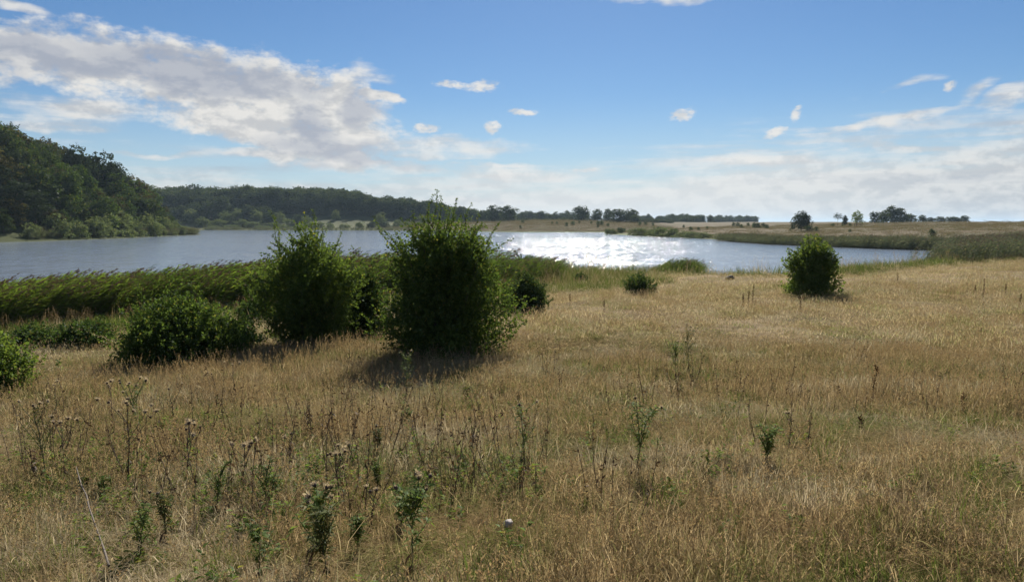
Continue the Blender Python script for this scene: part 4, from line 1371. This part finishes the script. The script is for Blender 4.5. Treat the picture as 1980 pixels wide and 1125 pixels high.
def weed(name, px, pyb, pyt, label, style, seed, cat='thistle', heads=0, bushy=1.0, lean=None, wide=1.0):
    """a tall weed rooted at photo pixel (px, pyb) and reaching up to pyt"""
    g = np.random.default_rng(seed)
    p = hit(px, pyb)
    k = p.y / F_PX
    H = max(0.10, (EYE + (432 - pyt) * k) - p.z)
    root = empty(name, p, g.uniform(0, 6.28))
    tag(root, label, cat)
    S, F, D = Geo(), Geo(), Geo()
    ln = g.normal(0, .10, 2) * H if lean is None else np.array(lean) * H
    ends = []

    def axis(s, e, r0, r1, n=6, wig=.012):
        u = np.linspace(0, 1, n)[:, None]
        pts = s + (e - s) * u + np.concatenate([g.normal(0, wig * H, (n, 2)), np.zeros((n, 1))], axis=1) * u
        S.tube(pts, np.linspace(r0, r1, n), 5)
        return pts

    main = axis(np.array([0, 0, -.02]), np.array([ln[0], ln[1], H * (.96 if heads else .93)]), .0048, .0022, 8)

    def leafy(pts, n, L, mi=F, up=.35, t0=0., t1=1.):
        u = np.linspace(0, 1, len(pts))
        q = g.uniform(t0, t1, n)
        c = np.stack([np.interp(q, u, pts[:, j]) for j in range(3)], axis=1)
        a = g.uniform(0, 6.283, n)
        d = np.stack([np.cos(a), np.sin(a), g.normal(up, .35, n)], axis=1)
        l = L * g.uniform(.55, 1.2, n)
        mi.leaves(c, d, np.array([0, 0, 1.0]) + rand_unit(n, g) * .5, l, l * g.uniform(.16, .28, n), 0, 0.28)

    nb = {'green': 13, 'mixed': 10, 'heads': 7, 'thin': 3, 'low': 12, 'dock': 0, 'dead': 6}[style]
    t_lo = {'green': .35, 'mixed': .40, 'heads': .50, 'thin': .6, 'low': .05, 'dock': .5, 'dead': .35}[style]
    u8 = np.linspace(0, 1, len(main))
    for i in range(int(nb * (0.6 + 0.4 * bushy))):
        q = g.uniform(t_lo, .92)
        s = np.array([np.interp(q, u8, main[:, j]) for j in range(3)])
        a = g.uniform(0, 6.283)
        l = H * g.uniform(.16, .36) * wide
        rise = g.uniform(.7, 1.5) if style != 'low' else g.uniform(.3, .9)
        e = s + np.array([math.cos(a) * l * .6, math.sin(a) * l * .6, min(l * rise, H * 1.02 - s[2])])
        br = axis(s, e, .0026, .0014, 4, .006)
        ends.append(e)
        if style in ('green', 'mixed', 'low'):
            leafy(br, int(17 * bushy), .040 * wide, t0=.1)
    ends.append(main[-1])
    if style in ('green', 'mixed', 'low'):
        leafy(main, int(38 * bushy), .050 * wide, t0=.38 if style != 'low' else .0, t1=1.)
        leafy(main, 16, .07, D, -.8, .02, .42)
    elif style in ('heads', 'thin'):
        leafy(main, 22, .045, F if style == 'heads' else D, .2, .25, .9)
        leafy(main, 22, .060, D, -.7, .05, .6)
    elif style == 'dead':
        leafy(main, 46, .060, D, -.3, .05, .95)
    elif style == 'dock':
        n = int(150 * bushy)
        q = g.uniform(.42, 1.0, n)
        c = np.stack([np.interp(q, u8, main[:, j]) for j in range(3)], axis=1) + g.normal(0, .010 * wide, (n, 3))
        D.leaves(c, rand_unit(n, g) + [0, 0, .4], rand_unit(n, g), g.uniform(.010, .020, n) * wide, .010 * wide, 0, .1)
        leafy(main, 7, .07, D, -.8, .05, .4)
    brown = style in ('heads', 'thin', 'dock', 'dead')
    obj('stem', S.build(name + '_stem', M['stem_brown' if brown else 'stem_green'], True), root)
    if F.v:
        obj('foliage', F.build(name + '_foliage', M['thistle_yellow' if seed % 5 == 0 else 'thistle_leaf']), root)
    if D.v:
        obj('seed_spike' if style == 'dock' else 'withered_leaves', D.build(name + '_withered', M['dock_seed' if style == 'dock' else 'dead_leaf']), root)
    if heads:
        while len(ends) < heads:
            s = ends[g.integers(len(ends))]
            e = s + np.append(g.normal(0, .035, 2), g.uniform(.0, .05))
            ends.append(e)
        g.shuffle(ends)
        ends = sorted(ends, key=lambda e: -e[2])[:heads]
        for e in ends:
            hm = HEADS[int(g.integers(0, 4))]
            h = obj('seed_head', hm[0], root)
            obj('down_tuft', hm[1], h)
            h.location = e
            h.rotation_euler = (g.normal(0, .5), g.normal(0, .5), g.uniform(0, 6))
            sc = g.uniform(.7, 1.05); h.scale = (sc, sc, sc)
    return root


WEEDS = [
    (95, 955, 785, 'mixed', 5, 'tall thistle near the left edge, dark lower stem, green above, few seed heads'),
    (72, 945, 862, 'dead', 0, 'short withered brown stalk left of the tall thistle near the left edge'),
    (128, 948, 822, 'heads', 5, 'thistle near the left edge with white downy heads at its top'),
    (112, 800, 745, 'thin', 4, 'thin thistle in front of the bush at the left edge'),
    (222, 850, 742, 'thin', 5, 'thin dark thistle stalk left of the tallest thistle cluster'),
    (250, 945, 768, 'heads', 12, 'tallest dark thistle at left, crowned by a cluster of downy heads'),
    (284, 880, 742, 'mixed', 9, 'greenish thistle with many small heads right of the tallest left thistle'),
    (346, 850, 750, 'thin', 2, 'single slender leaning stalk with a dark tip in front of the low wide bush'),
    (360, 960, 828, 'heads', 7, 'thistle with white heads left of centre of the thistle patch'),
    (430, 800, 722, 'thin', 2, 'left one of two slender stalks in front of the low wide bush'),
    (458, 785, 704, 'thin', 4, 'right one of two slender stalks in front of the low wide bush, with pale heads'),
    (415, 1010, 905, 'green', 0, 'pale green thistle in the middle of the left thistle patch'),
    (468, 970, 868, 'heads', 6, 'brown thistle with downy heads in the middle of the thistle patch'),
    (482, 905, 868, 'thin', 3, 'small brown thistle top with three heads behind the patch'),
    (270, 1092, 985, 'green', 0, 'dark green leafy thistle low at left, no heads'),
    (325, 1065, 962, 'green', 2, 'yellowish leafy thistle with two small heads at lower left'),
    (512, 1020, 902, 'green', 0, 'green thistle with a reddish brown lower stem'),
    (560, 930, 856, 'dead', 2, 'brown withered thistle with a green tip above the patch'),
    (505, 1140, 1038, 'green', 0, 'leafy green thistle at the bottom edge left of centre'),
    (598, 1105, 968, 'mixed', 6, 'leafy thistle with three white downy heads on its left shoulder'),
    (636, 1140, 985, 'green', 0, 'large dark green thistle at the bottom edge'),
    (658, 990, 886, 'heads', 11, 'brown thistle with the densest bunch of white downy heads'),
    (686, 905, 866, 'thin', 4, 'short thistle with pale heads above the densest bunch'),
    (712, 1040, 958, 'heads', 3, 'thin thistle with two large white heads right of the densest bunch'),
    (730, 955, 896, 'green', 0, 'small green thistle with a bare dark stem'),
    (731, 885, 834, 'green', 1, 'small dense green thistle above the patch'),
    (770, 1040, 958, 'green', 0, 'slender blue green thistle left of the tall bottom thistle'),
    (800, 1122, 945, 'mixed', 5, 'tall green thistle at the bottom with a thin stem of dark heads above'),
    (785, 785, 688, 'mixed', 3, 'yellowish thistle in front of the tallest bush shadow'),
    (790, 828, 790, 'low', 0, 'low spreading green thistle below the tallest bush'),
    (902, 785, 752, 'low', 0, 'tiny green thistle right of the tallest bush shadow'),
    (1018, 925, 785, 'mixed', 2, 'narrow thistle with bare dark tip left of the picture centre line'),
    (1225, 925, 787, 'mixed', 2, 'narrow green thistle with bare top in the middle of the meadow'),
    (1480, 910, 832, 'green', 0, 'bushy green thistle alone on the right half of the meadow'),
    (1524, 855, 803, 'thin', 2, 'thin stalk with two white heads right of the bushy green thistle'),
    (1334, 738, 632, 'mixed', 5, 'tall green thistle in the meadow, right one of a close pair'),
    (1308, 748, 662, 'green', 2, 'shorter green thistle, left one of a close pair'),
    (600, 835, 782, 'dead', 0, 'small dark weed in the dry grass, left of two'),
    (626, 848, 790, 'dead', 0, 'small dark weed in the dry grass, right of two'),
    (205, 975, 925, 'low', 0, 'broad low green thistle rosette at left'),
    (165, 965, 935, 'low', 0, 'small low green thistle beside the grey stick'),
    (545, 985, 930, 'green', 0, 'little green thistle right of the reddish stemmed one'),
    (690, 1080, 1015, 'green', 0, 'small dark green thistle right of the large bottom one'),
]
for i, (px, pb, ptop, st, hd, lab) in enumerate(WEEDS):
    big = px in (636, 800, 598, 1334, 1308, 1480, 1225)
    weed('thistle', px, pb, ptop, lab, st, 2000 + i, heads=hd, bushy=1.5 if big else (1.25 if st == 'low' else 1.0), wide=1.25 if big or st == 'low' else 1.0)

for i, (px, pb, ptop, lab, ln) in enumerate([
        (1686, 800, 698, 'tall dark dock stalk with a bent top on the right of the meadow', (.10, 0)),
        (1860, 805, 762, 'short dark red dock stalk near the right edge', (0, 0)),
        (1900, 600, 535, 'dark dock stalk on the far right of the meadow, tallest of its row', (0, 0)),
        (1447, 598, 560, 'dock stalk left of the conical bush', (0, 0)),
        (1437, 590, 566, 'thin dock stalk left of the conical bush, leftmost of the three there', (-.1, 0)),
        (1455, 592, 545, 'slender tall dock stalk left of the conical bush', (0.02, 0)),
        (1547, 610, 572, 'thin dock stalk in front of the conical bush', (0, 0)),
        (1168, 602, 580, 'small dock stalk left of the small thorn bush', (0, 0)),
        (1102, 592, 566, 'dock stalk between the tall bushes and the small thorn bush', (0, 0)),
        (1735, 552, 526, 'short dock stalk near the right shore turf', (0, 0)),
        (1884, 575, 550, 'thin dock stalk left of the tallest one at far right', (.1, 0)),
        (1944, 570, 548, 'thin dock stalk right of the tallest one at far right', (0, 0)),
        (1970, 595, 566, 'leaning dock stalk at the right edge of the view', (-.1, 0)),
        (1625, 775, 750, 'short dark weed left of the tall bent dock stalk', (-.2, 0)),
        (1665, 840, 812, 'small dark seed stalk below the tall bent dock stalk', (.05, 0))]):
    far = pb < 620
    weed('dock_stalk', px, pb, ptop, lab, 'dock', 2500 + i, cat='dock', lean=ln, bushy=1.0, wide=1.35 if far else 1.2)


def herb_mesh(name, seed):
    g = np.random.default_rng(seed)
    ge = Geo()
    for k in range(5):
        h = g.uniform(.06, .16); a = g.uniform(0, 6.28)
        e = np.array([math.cos(a) * h * .5, math.sin(a) * h * .5, h])
        n = 14
        q = g.uniform(.1, 1, n)[:, None]
        l = g.uniform(.018, .042, n)
        aa = g.uniform(0, 6.28, n)
        ge.leaves(e * q + g.normal(0, .004, (n, 3)), np.stack([np.cos(aa), np.sin(aa), g.normal(.5, .3, n)], axis=1), rand_unit(n, g) * .5 + [0, 0, 1], l, l * .35, 0, .25)
    return ge.build(name, M['thistle_leaf'])


def dry_stem_mesh(name, seed):
    g = np.random.default_rng(seed)
    ge = Geo()
    for k in range(3):
        h = g.uniform(.22, .48); a = g.uniform(0, 6.28); l = h * g.uniform(.05, .35)
        b0 = np.append(g.normal(0, .05, 2), -.01)
        u = np.linspace(0, 1, 5)[:, None]
        pts = b0 + np.array([math.cos(a) * l, math.sin(a) * l, h]) * u + np.append(g.normal(0, .02, 2), 0) * np.sin(u * 3)
        ge.tube(pts, np.linspace(.0024, .0012, 5), 4, 0)
        n = 12
        q = g.uniform(.2, 1, n)
        c = np.stack([np.interp(q, u[:, 0], pts[:, j]) for j in range(3)], axis=1)
        lf = g.uniform(.012, .035, n)
        ge.leaves(c, rand_unit(n, g) + [0, 0, -.2], rand_unit(n, g), lf, lf * .35, 1, .3)
    return ge.build(name, [M['stem_brown'], M['dead_leaf']])


g = np.random.default_rng(505)
DRY = [dry_stem_mesh('dry_stem', 120 + i) for i in range(4)]
cx = [(-2.8, 5.6, 1.4, 55), (-1.5, 4.6, 1.1, 40), (-4.5, 8.0, 1.8, 32), (1.5, 7.5, 2.6, 30), (-1.0, 9.0, 2.0, 24), (4.5, 9.0, 2.5, 24)]
x = np.concatenate([g.normal(a_, s_, n_) for a_, b_, s_, n_ in cx]); y = np.concatenate([np.abs(g.normal(b_, s_ * .7, n_)) + .5 for a_, b_, s_, n_ in cx])
lay('dry_weed_stems', x, y, g.uniform(.75, 1.4, len(x)), DRY, 'thin dry brown weed stems standing through the meadow grass', cat='weeds')
g = np.random.default_rng(404)
HERB = [herb_mesh('low_herb', 90 + i) for i in range(4)]
cx = [(-2.6, 5.2, 1.3, 150), (-1.4, 4.4, 1.0, 170), (-3.6, 6.2, 1.2, 60), (0.6, 5.0, 1.6, 50), (2.6, 6.0, 2.0, 40), (-1.0, 8.0, 2.0, 50), (-8, 12, 2.0, 80)]
x = np.concatenate([g.normal(a_, s_, n_) for a_, b_, s_, n_ in cx]); y = np.concatenate([np.abs(g.normal(b_, s_ * .7, n_)) + .5 for a_, b_, s_, n_ in cx])
lay('low_herbs', x, y, g.uniform(.6, 1.3, len(x)), HERB, 'low green herbs scattered among the thistles in the dry grass', cat='herbs')

# ------------------------------------------------------------------ stones, stick, bird
def stone(name, pos, r, seed, mat, label, squash=0.7):
    bm = bmesh.new()
    bmesh.ops.create_icosphere(bm, subdivisions=3, radius=1.0)
    for v in bm.verts:
        n = mnoise.noise(v.co * 1.6 + Vector((seed, 0, 0))) * 0.35 + mnoise.noise(v.co * 4 + Vector((0, seed, 0))) * 0.10
        v.co = v.co * (1 + n)
        v.co = Vector((v.co.x * r * 1.2, v.co.y * r, v.co.z * r * squash))
    me = bpy.data.meshes.new(name); bm.to_mesh(me); bm.free()
    me.materials.append(mat)
    for p in me.polygons: p.use_smooth = True
    o = obj(name, me); o.location = pos
    o.rotation_euler = (0.1, 0.2, seed)
    tag(o, label, 'stone')
    return o


M['chalk'] = plain_mat('pale_stone', (0.36, 0.32, 0.30), (0.52, 0.47, 0.44), 25, 0.9, 0.01)
M['dark_stone'] = plain_mat('dark_stone', (0.03, 0.03, 0.035), (0.07, 0.065, 0.06), 8, 0.8, 0.02)
p = hit(983, 1036)
stone('pale_stone', p + Vector((0, 0, .06)), 0.027, 3, M['chalk'], 'pale pinkish stone lying in the dry grass near the bottom centre', 0.85)
p = hit(1622, 524); stone('shore_stone', p + Vector((0, .4, .12)), 0.26, 5, M['dark_stone'], 'dark rounded stone at the water edge right of the conical bush', 0.6)
p = hit(1668, 520); stone('shore_stone', p + Vector((0, .4, .14)), 0.24, 8, M['dark_stone'], 'dark stone at the edge of the green shore turf, second from the conical bush', 0.6)
p = hit(1413, 541); stone('shore_stone', p + Vector((0, .2, .08)), 0.20, 9, M['dark_stone'], 'dark stone at the water edge left of the conical bush', 0.7)
a, b2 = hit(150, 960), hit(212, 1122)
ge = Geo()
u = np.linspace(0, 1, 9)[:, None]
pts = np.array(a + Vector((0, 0, .22))) * (1 - u) + np.array(b2 + Vector((0, 0, .06))) * u + np.random.default_rng(3).normal(0, .002, (9, 3))
ge.tube(pts, np.linspace(.0028, .006, 9), 6)
o = obj('dead_stick', ge.build('dead_stick', plain_mat('grey_wood', (0.09, 0.07, 0.055), (0.17, 0.14, 0.11), 40), True))
tag(o, 'long grey dead stick leaning across the grass at lower left', 'stick')

bv = np.array([(-.28, 0, 0), (.30, 0, .02), (.0, 0, .07), (.0, 0, -.06), (.05, .5, .16), (-.10, .5, .14), (.05, -.5, .16), (-.10, -.5, .14), (-.1, .92, .05), (-.1, -.92, .05), (.10, .06, .03), (-.12, .06, .03), (.10, -.06, .03), (-.12, -.06, .03)])
bf = [(1, 10, 2), (1, 2, 12), (1, 3, 10), (1, 12, 3), (0, 2, 11), (0, 13, 2), (0, 11, 3), (0, 3, 13), (10, 11, 2), (12, 2, 13), (10, 3, 11), (12, 13, 3), (10, 4, 5), (10, 5, 11), (4, 8, 5), (12, 13, 7), (12, 7, 6), (6, 7, 9)]
bird = obj('bird', mesh_np('bird', bv, np.array(bf), M['dark_stone']))
bird.location = np.array(cam.location) + np.array(pix_dir(1793, 354)) * 320
bird.rotation_euler = (0.2, 0.1, 0.9)
tag(bird, 'tiny dark bird flying low in the sky at right', 'bird')

# ------------------------------------------------------------------ the air
def build_haze(dens):
    m, b, out = new_mat('air')
    pv = b.n('ShaderNodeVolumePrincipled')
    pv.inputs['Color'].default_value = (0.60, 0.80, 1.0, 1)
    pv.inputs['Density'].default_value = dens
    pv.inputs['Anisotropy'].default_value = 0.2
    b.t.links.new(pv.outputs[0], out.inputs['Volume'])
    S = 13000.0
    v = [(x, y, z) for z in (-4.0, 62.0) for y in (-S, S) for x in (-S, S)]
    f = [(0, 2, 3, 1), (4, 5, 7, 6), (0, 1, 5, 4), (1, 3, 7, 5), (3, 2, 6, 7), (2, 0, 4, 6)]
    o = obj('haze', mesh_np('haze', v, np.array(f), m))
    tag(o, 'thin summer haze over the whole lake valley', 'haze', kind='stuff')


build_haze(0.00011)
